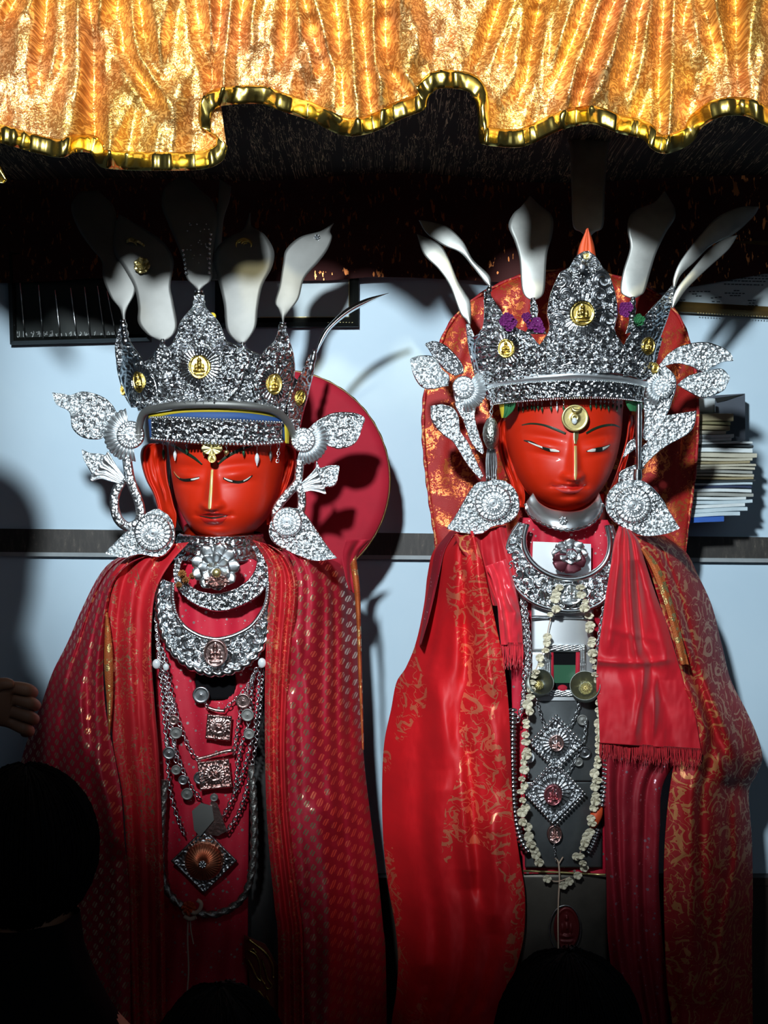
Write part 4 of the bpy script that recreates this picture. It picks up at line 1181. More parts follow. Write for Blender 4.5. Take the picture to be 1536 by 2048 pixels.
earring('leaf_earring', 'silver leaf-shaped earring hanging before the maroon halo on the left statue', [(560, 1020), (545, 1035), (537, 1060), (546, 1084), (570, 1100), (600, 1113), (630, 1122), (672, 1117)], [(575, 1016), (598, 1018), (614, 1032), (628, 1052), (640, 1070), (652, 1088), (662, 1102), (674, 1116)], (574, 1044), 30, -0.115, 43)

# ---- clothing of the left statue
cyl = lambda cx, hw, y0, d: (lambda px: y0+d*np.clip((px-cx)/hw, -1.2, 1.2)**2)
ci = cyl(425, 140, -0.085, 0.035)
b = MB(); ruled(b, [(372, 1118), (332, 1136), (315, 1180), (310, 1300), (316, 1500), (322, 1800), (330, 2250)], [(505, 1118), (532, 1136), (535, 1180), (532, 1300), (515, 1420), (500, 1560), (496, 1800), (494, 2250)], 70, 260,
      lambda px, py, u, v: ci(px)-0.004*np.sin(px/9+2*np.sin(py/150))-0.004*(fbm(px/30, py/90, 3)-0.4)+0.03*np.clip(1-np.hypot((px-430)/42, (py-1368)/34)**4, 0, 1)**0.5, by_y=True, thick=0.003)
o = b.build('inner_cloth', M['sequin_cloth']); tag(o, 'red sequinned front cloth under the silver necklaces of the left statue', 'cloth')
b = MB(); ruled(b, [(392, 1335), (391, 1370), (396, 1400)], [(470, 1335), (471, 1370), (466, 1398)], 14, 12, lambda px, py, u, v: ci(px)-0.0045+0.004*np.sin(u*PI), thick=0.002)  # flat black sheet stands for the dark hole in the front cloth
o = b.build('opening_dark', M['black_cloth']); tag(o, 'black sheet standing in for the dark hole under the big silver crescent', 'cloth')

rb = thing('robe', 'crimson leaf-patterned brocade robe draped over both shoulders of the left statue', 'robe', (WP(420, 0, 0).x, 0.05, ZB))
ex = ridges([([(222, 1150), (225, 1300), (240, 1500), (262, 1800), (265, 2200)], 8, 0.0, 6)])
b = MB(); robe(b, [(285, 1106), (235, 1116), (200, 1148), (165, 1215), (135, 1285), (105, 1345), (82, 1410), (58, 1470), (40, 1540), (38, 1640), (28, 1760), (18, 1900), (0, 2260)],
     [(315, 1106), (262, 1128), (226, 1170), (212, 1240), (206, 1330), (211, 1420), (226, 1500), (242, 1590), (248, 1680), (256, 1760), (260, 1900), (262, 2260)], 110, 260, None, -0.105, 0.18, 'B', 1.8, 5, 0.020, 21, 0.05,
     ridges([([(150, 1370), (170, 1480), (215, 1600), (240, 1700)], 22, 0.03, 16), ([(120, 1440), (140, 1560), (160, 1700), (170, 2000)], 20, 0.018)]))
b.build('left_drape', M['leaf_brocade'], rb)
b = MB(); robe(b, [(310, 1092), (260, 1112), (226, 1146), (216, 1200), (212, 1280), (218, 1400), (228, 1500), (246, 1600), (255, 1760), (258, 1900), (262, 2260)],
     [(378, 1084), (346, 1120), (318, 1165), (306, 1210), (302, 1300), (308, 1400), (318, 1520), (325, 1700), (330, 1900), (332, 2260)], 80, 280, None, -0.118, -0.085, 'B', 1.0, 4, 0.016, 5, 0.0)
b.build('left_front_fold', M['scribble_brocade'], rb)
b = MB(); ruled(b, [(211, 1225), (209, 1280), (208, 1330), (213, 1400), (217, 1470)], [(216, 1225), (224, 1290), (226, 1340), (225, 1400), (220, 1470)], 6, 60, lambda px, py, u, v: -0.118-0.006*np.sin(u*PI)); b.build('gold_lining', M['gold_border'], rb)
b = MB(); robe(b, [(505, 1080), (525, 1110), (537, 1150), (534, 1250), (530, 1350), (530, 1500), (533, 1620), (540, 1720), (550, 1820), (556, 1900), (556, 2260)],
     [(540, 1090), (570, 1110), (592, 1150), (596, 1200), (585, 1300), (578, 1400), (574, 1500), (578, 1620), (588, 1720), (600, 1820), (606, 1900), (610, 2260)], 60, 280, None, -0.120, -0.125, 'A', 1.0, 3, 0.014, 8, 0.0)
b.build('right_front_fold', M['scribble_brocade'], rb)
b = MB(); robe(b, [(548, 1095), (575, 1108), (590, 1150), (588, 1220), (578, 1320), (570, 1420), (568, 1500), (574, 1620), (584, 1720), (596, 1820), (602, 1900), (606, 2260)],
     [(600, 1108), (660, 1118), (694, 1142), (708, 1185), (713, 1250), (718, 1340), (722, 1440), (730, 1540), (742, 1640), (755, 1740), (766, 1850), (772, 1930), (776, 2260)], 110, 260, None, -0.112, 0.15, 'A', 2.2, 5, 0.016, 31, 0.1,
     ridges([([(590, 1260), (615, 1400), (650, 1540), (670, 1660)], 20, 0.022, 14), ([(575, 1380), (590, 1500), (605, 1640), (610, 1800)], 14, 0.016), ([(640, 1600), (660, 1750), (655, 1900), (650, 2100)], 26, 0.03, 18)]))
b.build('right_drape', M['leaf_brocade'], rb)
b = MB(); ruled(b, [(700, 1128), (708, 1180), (713, 1250), (716, 1340), (720, 1420), (724, 1500)], [(712, 1110), (720, 1180), (722, 1250), (724, 1340), (726, 1420), (728, 1500)], 6, 70, lambda px, py, u, v: 0.055-0.012*np.sin(u*PI)+0.004*np.sin(py/9)); b.build('gold_edge', M['gold_border'], rb)
b = MB(); robe(b, [(690, 1080), (684, 1110), (690, 1150), (698, 1180)], [(742, 1078), (716, 1110), (712, 1150), (712, 1190)], 16, 30, None, 0.06, 0.10, 'A', 1.0, 2, 0.006, 3); b.build('shoulder_tail', M['maroon_cloth'], rb)
b = MB(); ruled(b, [(488, 1870), (490, 1920), (498, 1970), (500, 2260)], [(530, 1888), (548, 1920), (560, 1970), (566, 2260)], 24, 50, lambda px, py, u, v: -0.090-0.010*np.sin(u*PI)); b.build('hem_lining', plain('dark_rust_cloth', (0.16, 0.02, 0.008), 0.7), rb)
b = MB()
for P in ([(496, 1878), (515, 1892), (535, 1910), (546, 1932), (547, 1955)], [(496, 1900), (512, 1910), (520, 1930), (522, 1955), (530, 1968)], [(496, 1918), (505, 1935), (514, 1955), (522, 1962)], [(524, 1918), (530, 1938), (536, 1958), (545, 1972), (536, 1978), (530, 1970)], [(498, 1902), (506, 1898), (512, 1905)],
          [(506, 1985), (514, 1996), (524, 2004)], [(516, 1980), (526, 1992), (530, 2008)], [(532, 1990), (538, 2002), (534, 2010)]):
    b.tube(path3(P, -0.103, 24), 0.0018, 6)
b.build('embroidery', M['gold'], rb)

# ---- jewellery on the chest of the left statue
t = thing('neck_collar', 'chased silver collar close under the chin of the left statue', 'collar', WP(445, 1110, -0.06))
b = MB(); c0 = np.array(WP(440, 1080, -0.0))
a = np.linspace(-2.6, 2.6, 150)[None]; q = np.linspace(0, 1, 26)[:, None]
rad = 0.078+0.020*q+0.005*np.exp(-((q-0.05)/0.05)**2)+0.004*np.exp(-((q-0.95)/0.05)**2)
rel = 0.0045*scrolls(a*85+500, q*48+0*a, 17, 51)*np.clip(q*8, 0, 1)*np.clip((1-q)*8, 0, 1)
G = np.stack([c0[0]+(rad+rel)*np.sin(a), 0.010-(rad+rel)*np.cos(a)*1.15, c0[2]+0.014-q*0.052+0*a+0.004*np.cos(a)*-1], -1)
b.grid(G, thick=None); b.build('collar_band', M['silver'], t)
t = thing('small_crescent_necklace', 'small chased crescent necklace under the collar of the left statue', 'necklace', WP(445, 1223, -0.12))
fyc = lambda px, py: -0.118+0.00000115*(px-440)**2
b = MB(); crescent(b, [(350, 1120), (346, 1145), (352, 1172), (372, 1197), (402, 1215), (440, 1223), (485, 1211), (522, 1187), (539, 1152), (538, 1120), (520, 1090)], [(370, 1112), (360, 1135), (367, 1155), (385, 1174), (410, 1184), (440, 1185), (475, 1174), (500, 1155), (512, 1132), (512, 1110), (502, 1092)], 0, 0.006, 15, 61, 190, 22, fyc); b.build('crescent_plate', M['silver_cast'], t)
b = MB(); blob_flowers(b, [(365, 1148, 9), (372, 1160, 8), (358, 1170, 7), (385, 1152, 7)], -0.136, 60); b.build('dried_flower', plain('rust_petal', (0.30, 0.12, 0.03), 0.7, var=0.4), t)
t = thing('lotus_brooch', 'silver lotus brooch with tarnished lower petals at the throat of the left statue', 'brooch', WP(432, 1170, -0.15))
b = MB(); flower(b, 431, 1134, 50, -0.134, 9, 3, 0.012, 2, 0.95, 0.7); b.build('petals', M['silver_plain'], t)
b = MB(); polar(b, 433, 1146, 9, -0.175, lambda r, th: 0.006*np.sqrt(np.clip(1-r*r, 0, 1)), 8, 24); b.build('centre', M['brass'], t)
b = MB(); flower(b, 434, 1163, 26, -0.150, 7, 2, 0.010, 9, 0.55, 0.8); b.build('lower_petals', M['rose_metal'], t)
t = thing('large_crescent_necklace', 'large silver crescent necklace with a rope edge and a gilt figure on the left statue', 'necklace', WP(430, 1350, -0.13))
OC = [(322, 1158), (316, 1200), (321, 1250), (338, 1292), (370, 1326), (405, 1343), (432, 1347), (470, 1340), (505, 1318), (528, 1285), (537, 1245), (539, 1200), (540, 1160)]
IC = [(345, 1165), (345, 1195), (352, 1228), (370, 1254), (398, 1271), (420, 1277), (438, 1278), (468, 1271), (500, 1254), (520, 1230), (532, 1205), (536, 1180), (538, 1160)]
fy2 = lambda px, py: -0.118-0.00008*(py-1160)*0.3+0.0000009*(px-430)**2
b = MB(); crescent(b, OC, IC, 0, 0.008, 26, 71, 240, 34, fy2); b.build('crescent_plate', M['silver_cast'], t)
P = smooth_path(OC, 260); b = MB(); b.tube(W(P[:, 0], P[:, 1], fy2(P[:, 0], P[:, 1])-0.008), 0.0062, 10, twist=0.30, lobes=2); b.build('rope_edge', M['silver_bright'], t)
P = smooth_path(IC, 200); b = MB(); b.tube(W(P[:, 0], P[:, 1], fy2(P[:, 0], P[:, 1])-0.008), 0.0042, 8); b.build('inner_rim', M['silver_bright'], t)
P = smooth_path(IC[:4], 60); b = MB(); bead_row(b, [(347, 1168), (346, 1195), (353, 1228), (362, 1244)], -0.138, 0.0026, 0.0045); b.build('bead_edge', M['silver_bright'], t); b = MB(); bead_row(b, [(537, 1165), (534, 1200), (522, 1232), (515, 1240)], -0.138, 0.0026, 0.0045); b.build('bead_edge', M['silver_bright'], t)
medallion('gilt_figure', 431, 1306, 25, -0.142, t, M['rose_metal'], 0.95, 1.1, amp=0.010)

def chains(name, label, paths, y, link, r, mat, group=None):
    P0 = np.array(paths[0]).mean(0)
    t = thing(name, label, 'necklace', WP(P0[0], P0[1], y), group)
    for i, P in enumerate(paths):
        o = MB(); o.chain(path3(P, y-0.0012*i, 90), link, r); o.build('chain', mat, t)
    return t
def strand(parent, mat, P, y, link, r, n=70):
    o = MB(); o.chain(path3(P, y, n), link, r); return o.build('chain', mat, parent)
yL = -0.128
chains('chain_necklace', 'thick bundle of silver chains down the left chest of the left statue', [[(316, 1190), (314, 1260), (322, 1340), (334, 1420), (345, 1480)], [(320, 1290), (328, 1350), (340, 1420), (348, 1480), (352, 1520)], [(326, 1300), (336, 1370), (346, 1440)], [(312, 1230), (320, 1330), (328, 1430), (335, 1500)], [(330, 1310), (342, 1380), (350, 1420)]], -0.100, 0.0085, 0.0013, M['silver_bright'])
t2 = thing('pendant_necklace', 'silver chain necklace carrying the two square embossed pendants, left statue', 'necklace', WP(430, 1575, -0.10))
SBR = M['silver_bright']
strand(t2, SBR, [(345, 1400), (362, 1455), (378, 1495), (396, 1518)], -0.104, 0.0085, 0.0012); strand(t2, SBR, [(468, 1505), (478, 1440), (492, 1390), (512, 1340)], -0.104, 0.0080, 0.0012)
strand(t2, SBR, [(392, 1380), (402, 1398), (414, 1412)], -0.104, 0.0060, 0.0010); strand(t2, SBR, [(452, 1416), (475, 1395), (495, 1372), (510, 1345)], -0.103, 0.0075, 0.0011)
b = MB(); b.tube(path3([(414, 1414), (430, 1420), (450, 1422)], -0.106, 10), 0.0035, 8); b.build('hanging_bar', M['rose_metal'], t2)
b = MB(); b.tube(path3([(394, 1518), (420, 1512), (445, 1504), (468, 1500)], -0.108, 12), 0.0036, 8); b.build('hanging_bar', M['rose_metal'], t2)
square_plate('square_pendant', (437, 1455), 25, 25, 5, -0.106, M['rose_metal'], t2, True, 81, 0.005)
square_plate('square_pendant', (429, 1549), 32, 29, -6, -0.106, M['rose_metal'], t2, True, 82, 0.006)
t3 = thing('plate_necklace', 'silver chains with two plain tilted plates below the square pendants, left statue', 'necklace', WP(410, 1672, -0.10))
for P in ([(346, 1480), (362, 1530), (380, 1570), (400, 1596)], [(334, 1480), (338, 1560), (350, 1620), (368, 1668)], [(520, 1330), (512, 1440), (490, 1530), (468, 1590), (448, 1630)], [(526, 1345), (518, 1450), (500, 1550), (480, 1620), (456, 1660)], [(505, 1350), (498, 1440), (480, 1500), (470, 1580)]):
    strand(t3, M['silver'], P, -0.101, 0.0080, 0.0013, 90)
slabp = MB(); slab(slabp, [(384, 1622), (402, 1606), (424, 1612), (428, 1640), (400, 1673), (388, 1660)], -0.108, -0.105); slabp.build('grey_plate', M['silver_sheet'], t3, smooth=False)
slabp = MB(); slab(slabp, [(422, 1602), (434, 1606), (454, 1662), (436, 1672), (410, 1668)], -0.104, -0.101); slabp.build('pink_plate', M['rose_metal'], t3, smooth=False)
for x, y_, r, mk in ((402, 1390, 17, 'silver_dark'), (486, 1402, 15, 'rose_metal'), (352, 1466, 12, 'silver_sheet'), (338, 1506, 13, 'silver_dark'), (352, 1540, 10, 'silver_sheet'), (400, 1556, 13, 'silver_dark'), (374, 1588, 12, 'silver_sheet'), (428, 1595, 8, 'silver_sheet'), (498, 1468, 11, 'silver_sheet'), (366, 1560, 10, 'silver_dark'), (495, 1430, 13, 'silver_sheet'), (347, 1440, 10, 'rose_metal')):
    coin('coin', x, y_, r, -0.107, M[mk], t3, 0.0014)
for x, y_, r in ((313, 1328, 8), (332, 1334, 6), (524, 1326, 8)):
    d = MB(); d.sphere(WP(x, y_, -0.125), r*0.001, 12, 8, (1, .7, 1.2)); d.build('pearl_drop', M['pearl'], t3)
t4 = thing('diamond_pendant', 'coppery diamond-shaped pendant with a ribbed dome on the left statue', 'pendant', WP(408, 1786, -0.10))
square_plate('diamond_plate', (408, 1722), 47, 47, 45, -0.100, M['silver_dark'], t4, False, 91, 0.003)
b = MB(); polar(b, 408, 1722, 39, -0.103, lambda r, th: 0.020*np.sqrt(np.clip(1-r*r, 0, 1))+0.0028*np.abs(np.cos(th*18))*np.clip(r*3, 0, 1)*np.clip((1-r)*8, 0, 1), 22, 180); b.build('ribbed_dome', M['copper'], t4)
b = MB(); polar(b, 405, 1729, 8, -0.124, rosette_h(0.004, 8, 6), 10, 40); b.build('boss', M['silver_dark'], t4)
t5 = thing('braided_cord', 'braided silver cord hanging in a long loop over the lower front of the left statue', 'cord', WP(420, 1830, -0.10))
b = MB(); P = path3([(330, 1560), (324, 1640), (322, 1720), (330, 1770), (352, 1803), (385, 1822), (425, 1829), (462, 1816), (490, 1788), (504, 1740), (508, 1680), (507, 1600), (502, 1530)], -0.106, 220); b.tube(P, 0.0062, 12, twist=0.28, lobes=3); b.build('braid', M['cord'], t5)
b = MB(); flower(b, 378, 1815, 15, -0.116, 8, 3, 0.007, 4, 1, 1); b.build('orange_tuft', M['orange_cloth'], t5)
b = MB(); b.tube(path3([(366, 1826), (376, 1822), (390, 1826), (400, 1818), (402, 1806), (394, 1800)], -0.122, 24), 0.0040, 8); b.tube(path3([(368, 1832), (380, 1838), (392, 1834)], -0.122, 10), 0.0042, 8); b.build('thread_knot', M['twine'], t5)
b = MB(); b.tube(path3([(376, 1838), (375, 1880), (377, 1940), (374, 2000), (376, 2100)], -0.108, 60), 0.0018, 6); b.tube(path3([(380, 1838), (382, 1862), (387, 1888)], -0.108, 20), 0.0014, 6); b.build('thread_tail', M['twine'], t5)

# ================================================================ RIGHT STATUE
st2 = thing('deity_statue', 'red-faced standing deity statue on the right, brass coin on the brow, lips gently smiling', 'statue', (WP(1140, 0, 0.1).x, 0.10, ZB))
feat2 = face_features(1144, 868, 1142, 960, [(1088, 897, 0.22), (1196, 897, -0.2)], (1137, 972), (1142, 1022), 1.05)
HR = Head([(1030, 700), (1016, 780), (1017, 840), (1021, 875), (1030, 915), (1044, 952), (1064, 984), (1092, 1006), (1118, 1018)],
          [(1250, 700), (1262, 780), (1262, 830), (1258, 870), (1248, 910), (1234, 945), (1216, 976), (1192, 1002), (1168, 1017)], 700, (1143, 1024), 0.03, 0.135, feat2)
hd2 = HR.build('head', M['red_paint'], st2)
HR.decal('eyebrow', [(1045, 848), (1062, 845.5), (1085, 849), (1108, 857), (1129, 867)], [(1045, 850), (1064, 849), (1085, 853), (1106, 862), (1127, 871)], M['green_black'], hd2)
HR.decal('eyebrow', [(1168, 866), (1186, 856), (1208, 849), (1230, 847), (1249, 851)], [(1170, 870), (1188, 860.5), (1208, 854), (1230, 851), (1249, 853)], M['green_black'], hd2)
HR.decal('eye', [(1049, 879), (1062, 882), (1080, 893), (1098, 898), (1116, 903)], [(1049, 881), (1064, 889), (1082, 899), (1098, 905), (1116, 905.5)], M['black_paint'], hd2, label='dark eyelid line')
HR.decal('eye_white', [(1056, 882.5), (1068, 888), (1082, 894)], [(1058, 885), (1070, 892), (1083, 898)], M['white_paint'], hd2, off=0.0014, nv=16)
HR.decal('eye_white', [(1096, 899.5), (1105, 899.5), (1115, 903)], [(1098, 904), (1106, 905), (1115, 905.5)], M['white_paint'], hd2, off=0.0014, nv=16)
HR.decal('eye', [(1169, 903), (1186, 897), (1200, 894.5), (1212, 891), (1221, 888)], [(1169, 905), (1186, 905), (1200, 904), (1213, 898), (1222, 889.5)], M['black_paint'], hd2, label='dark eyelid line')
HR.decal('eye_white', [(1171, 902.5), (1180, 899), (1188, 898.5)], [(1171, 904.5), (1180, 905), (1188, 904)], M['white_paint'], hd2, off=0.0014, nv=16)
HR.decal('eye_white', [(1203, 896), (1211, 893), (1219, 890)], [(1204, 901), (1212, 896.5), (1220, 891)], M['white_paint'], hd2, off=0.0014, nv=16)
HR.decal('nose_stripe', [(1143, 893), (1142, 925), (1141, 950), (1142, 961)], [(1149, 893), (1148.5, 925), (1147, 950), (1144.5, 962)], M['gold_paint'], hd2, off=0.0010, nv=60)
HR.decal('brow_mark', [(1143, 864), (1142, 876), (1144, 890)], [(1153, 864), (1153, 876), (1148, 890)], M['brass'], hd2, off=0.0010, nv=20)
HR.decal('upper_lip', [(1102, 970), (1118, 971), (1130, 972), (1138, 973), (1146, 972), (1158, 971), (1171, 968)], [(1103, 972), (1118, 976), (1130, 979), (1138, 980), (1146, 979), (1158, 976), (1170, 970)], M['lip_paint'], hd2, off=0.0006, nu=8)
HR.decal('lower_lip', [(1110, 977), (1124, 981), (1138, 982), (1152, 980), (1165, 974)], [(1108, 977), (1122, 985), (1138, 988), (1153, 985), (1167, 974)], plain('pink_lip_line', (0.50, 0.05, 0.05), 0.3), hd2, off=0.0006, nu=6)
ear(hd2, [(1008, 830), (996, 850), (995, 880), (1000, 910), (1010, 940), (1020, 965), (1026, 990), (1034, 1015)], [(1014, 830), (1019, 850), (1022, 880), (1026, 910), (1034, 940), (1044, 965), (1050, 990), (1048, 1015)], 0.030, -0.005, M['red_paint'])
ear(hd2, [(1268, 830), (1270, 850), (1266, 880), (1258, 910), (1250, 940), (1243, 965), (1236, 990), (1228, 1012)], [(1260, 830), (1258, 850), (1254, 880), (1246, 910), (1236, 940), (1226, 965), (1216, 990), (1212, 1012)], 0.030, -0.005, M['red_paint'])
b = MB(); b.tube([(WP(1140, 0, .04).x, 0.055, WP(0, 1100, .04).z), (WP(1140, 0, .04).x, 0.045, WP(0, 1040, .04).z), (WP(1140, 0, .04).x, 0.04, WP(0, 985, .04).z)], [0.085, 0.072, 0.07], 28); b.build('neck', M['red_paint'], st2)
trunk(st2, 1135, 0.15, 1080, -0.035, M['body_wood'])

# ---- tall brocade back panel
b = MB(); L_ = [(1120, 540), (1040, 552), (960, 590), (905, 640), (876, 700), (852, 775), (846, 850), (851, 930), (861, 1010), (872, 1085), (880, 1180), (884, 1300)]
R_ = [(1130, 540), (1220, 550), (1300, 580), (1352, 625), (1380, 690), (1393, 760), (1396, 840), (1392, 920), (1383, 1000), (1372, 1080), (1364, 1180), (1360, 1300)]
ruled(b, L_, R_, 90, 120, lambda px, py, u, v: 0.165+0.03*(np.abs(2*u-1))**3-0.010*(vnoise(px/22+2*np.sin(py/120), py/220, 3)-0.5)*2-0.004*(fbm(px/14, py/20, 6)-0.4), thick=0.012)
hb = thing('halo_backdrop', 'red and gold brocade covered back panel rising behind the head of the right statue', 'halo', WP(1120, 1300, 0.18))
b.build('brocade_cover', M['foil_brocade'], hb)
b = MB(); P = smooth_path(L_[::-1]+R_, 200); b.tube(W(P[:, 0], P[:, 1], 0.192+0*P[:, 0]), 0.0035, 6, twist=0.7, lobes=2); b.build('edge_cord', M['rust_brocade'], hb)

# ---- crown of the right statue
cr2 = thing('crown', 'tall silver crown with a gold seated-figure medallion on the right statue', 'crown', WP(1140, 805, -0.08))
wr = wrap(1138, 195, -0.128, 0.00012, 800)
relief('head_band', [(962, 782), (1000, 771), (1060, 764), (1120, 761), (1180, 760), (1240, 764), (1292, 772)], [(982, 808), (1020, 804), (1070, 800), (1120, 797), (1180, 795), (1240, 797), (1284, 802)], lambda px, py: wr(px, py)-0.008, cr2, M['silver'], 16, 102, 0.005, rim=0.003, step=2.0)
b = MB(); ruled(b, [(954, 774), (990, 758), (1050, 748), (1100, 742), (1150, 738), (1200, 744), (1250, 752), (1298, 764)], [(960, 784), (996, 773), (1060, 766), (1120, 763), (1150, 761), (1200, 762), (1245, 766), (1295, 775)], 14, 120, lambda px, py, u, v: wr(px, py)-0.006-0.016*np.sin(u*PI)**0.7*(0.4+0.6*np.exp(-((px-1150)/90)**2)), thick=0.004)
b.build('rim', M['silver_satin'], cr2)
b = MB(); fb = lambda px, py: wr(px, py)-0.012
bead_row(b, [(984, 809), (1020, 805), (1070, 801), (1120, 798), (1180, 796), (1240, 798), (1284, 803)], fb, 0.0018, 0.0044); b.build('bead_edge', M['silver_bright'], cr2); b = MB(); bead_row(b, [(965, 783), (1000, 772), (1060, 765), (1120, 762), (1180, 761), (1240, 765), (1290, 773)], fb, 0.0016, 0.0042)
b.build('bead_edge', M['silver_bright'], cr2)
wr2 = wrap(1138, 205, -0.138, 0.00016, 760)
def upper_scroll(px, py, u, v, h):
    for sg in (-1, 1):
        for (x, y_, r) in ((1165+sg*42, 560, 22), (1165+sg*34, 590, 16), (1165+sg*52, 640, 16)):
            q = np.hypot(px-x, py-y_)/r; th = np.arctan2(py-y_, (px-x)*sg)
            m = np.clip((1.15-q)*6, 0, 1)
            h = h*(1-m)+m*0.008*(0.55+0.45*np.cos(th+q*7.5))
    q = np.hypot((px-1168)/14, (py-540)/20); h = np.maximum(h, 0.010*np.sqrt(np.clip(1-q*q, 0, 1)))
    return h
relief('crest_base', [(934, 668), (950, 672), (972, 650), (1000, 640), (1030, 655), (1060, 668), (1082, 690), (1100, 668), (1135, 655), (1165, 650), (1200, 655), (1232, 668), (1250, 690), (1262, 668), (1290, 650), (1325, 676)],
       [(958, 778), (975, 764), (1000, 757), (1030, 751), (1060, 747), (1085, 744), (1110, 741), (1135, 739), (1150, 738), (1175, 740), (1200, 743), (1225, 746), (1250, 750), (1270, 755), (1288, 760), (1308, 742)], lambda px, py: wr2(px, py)+0.004, cr2, M['silver'], 19, 111, 0.0065, sharp=False)
relief('crest_peak', [(1168, 502), (1150, 514), (1138, 534), (1120, 545), (1108, 570), (1100, 592), (1094, 625), (1098, 658), (1086, 680), (1070, 705), (1080, 746)], [(1178, 502), (1193, 514), (1206, 534), (1218, 548), (1226, 570), (1232, 592), (1236, 625), (1230, 658), (1240, 680), (1254, 705), (1242, 746)],
       lambda px, py: wr2(px, py)-0.010, cr2, M['silver'], 22, 112, 0.0075, medals=[(1165, 627, 23, 44, 26, 1.0)], extra=upper_scroll, sym=1165)
relief('crest_peak', [(968, 582), (968, 610), (966, 650), (950, 690), (952, 730), (968, 770)], [(976, 582), (996, 612), (1020, 645), (1052, 668), (1078, 700), (1080, 752)], lambda px, py: wr2(px, py)-0.004, cr2, M['silver'], 17, 113, 0.0065, medals=[(1012, 697, 17, 33, 24, 0.9)])
relief('crest_peak', [(1344, 570), (1320, 598), (1294, 626), (1270, 655), (1248, 690), (1246, 752)], [(1350, 572), (1345, 602), (1336, 635), (1324, 668), (1312, 702), (1304, 752)], lambda px, py: wr2(px, py)-0.004, cr2, M['silver'], 17, 114, 0.0065, medals=[(1297, 692, 16, 30, 22, 0.8)])
relief('crest_peak', [(932, 648), (936, 690), (944, 730), (954, 770)], [(940, 648), (956, 690), (964, 730), (968, 772)], lambda px, py: 0.02-0.0003*(px-930), cr2, M['silver'], 13, 115, 0.005)
relief('crest_peak', [(1066, 598), (1060, 618), (1062, 640), (1050, 668)], [(1070, 598), (1077, 618), (1076, 640), (1094, 668)], lambda px, py: wr2(px, py)-0.006, cr2, M['silver'], 12, 116, 0.005)
relief('crest_peak', [(1262, 596), (1258, 618), (1258, 640), (1250, 668)], [(1267, 596), (1272, 618), (1270, 640), (1280, 660)], lambda px, py: wr2(px, py)-0.006, cr2, M['silver'], 12, 117, 0.005)
yk2 = lambda x, y_: float(wr2(np.array(float(x)), np.array(float(y_))))
medallion('medallion', 1165, 627, 24.5, yk2(1165, 627)-0.014, cr2, M['gold'], amp=0.006)
medallion('medallion', 1012, 697, 17, yk2(1012, 697)-0.010, cr2, M['gold'], 0.95, 1.1, 0, -0.25)
medallion('medallion', 1297, 692, 16, yk2(1297, 692)-0.010, cr2, M['gold'], 0.85, 1.1, -0.15, 0.3)
coin('medallion', 958, 750, 10, 0.005, M['gold'], cr2, 0.004, 0.8)
coin('medallion', 1309, 736, 11, yk2(1309, 736)-0.012, M['gold'], cr2, 0.004, 0.8)
coin('tip_boss', 1173, 513, 7, yk2(1173, 513)-0.013, M['brass'], cr2, 0.004)
b = MB(); ruled(b, [(1174, 456), (1168, 470), (1160, 490), (1155, 514)], [(1177, 456), (1182, 470), (1188, 490), (1192, 514)], 12, 26, lambda px, py, u, v: yk2(1173, 500)+0.012-0.012*np.sin(u*PI)-0.003*np.sin(u*18), thick=0.02); b.build('flame_cloth', M['orange_cloth'], cr2, 'orange red cloth tip')
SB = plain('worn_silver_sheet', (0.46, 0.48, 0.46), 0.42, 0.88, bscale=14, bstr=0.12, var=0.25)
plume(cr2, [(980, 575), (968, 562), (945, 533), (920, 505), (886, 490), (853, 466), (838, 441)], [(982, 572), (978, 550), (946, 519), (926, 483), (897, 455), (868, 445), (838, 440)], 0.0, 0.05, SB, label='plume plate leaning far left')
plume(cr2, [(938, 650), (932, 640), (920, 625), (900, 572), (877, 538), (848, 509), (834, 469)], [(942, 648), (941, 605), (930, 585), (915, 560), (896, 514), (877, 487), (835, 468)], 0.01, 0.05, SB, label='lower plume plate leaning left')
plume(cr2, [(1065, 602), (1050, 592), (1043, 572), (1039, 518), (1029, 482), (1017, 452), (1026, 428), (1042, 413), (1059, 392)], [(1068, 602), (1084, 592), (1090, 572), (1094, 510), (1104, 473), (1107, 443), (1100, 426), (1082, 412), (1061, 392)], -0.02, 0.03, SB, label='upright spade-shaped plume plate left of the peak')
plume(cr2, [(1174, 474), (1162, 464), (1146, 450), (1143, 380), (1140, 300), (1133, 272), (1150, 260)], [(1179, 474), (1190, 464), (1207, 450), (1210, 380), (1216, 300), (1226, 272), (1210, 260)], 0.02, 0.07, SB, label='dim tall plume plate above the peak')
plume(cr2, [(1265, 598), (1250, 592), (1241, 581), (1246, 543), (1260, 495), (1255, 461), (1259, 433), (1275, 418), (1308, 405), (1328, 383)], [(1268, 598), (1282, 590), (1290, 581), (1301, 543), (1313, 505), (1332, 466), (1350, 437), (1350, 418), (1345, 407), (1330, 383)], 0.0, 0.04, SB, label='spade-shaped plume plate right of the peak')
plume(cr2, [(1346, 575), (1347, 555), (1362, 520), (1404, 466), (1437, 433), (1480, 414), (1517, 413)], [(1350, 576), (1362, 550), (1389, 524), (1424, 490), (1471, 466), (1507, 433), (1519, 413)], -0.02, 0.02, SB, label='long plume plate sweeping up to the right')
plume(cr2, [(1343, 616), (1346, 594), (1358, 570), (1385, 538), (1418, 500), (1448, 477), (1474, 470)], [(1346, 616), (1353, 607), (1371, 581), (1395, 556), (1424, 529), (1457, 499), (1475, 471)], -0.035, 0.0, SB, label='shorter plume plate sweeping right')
finial(cr2, [(1067, 640), (1067, 615), (1066, 596)], 0.008, yk2(1067, 612)-0.004, M['silver'])
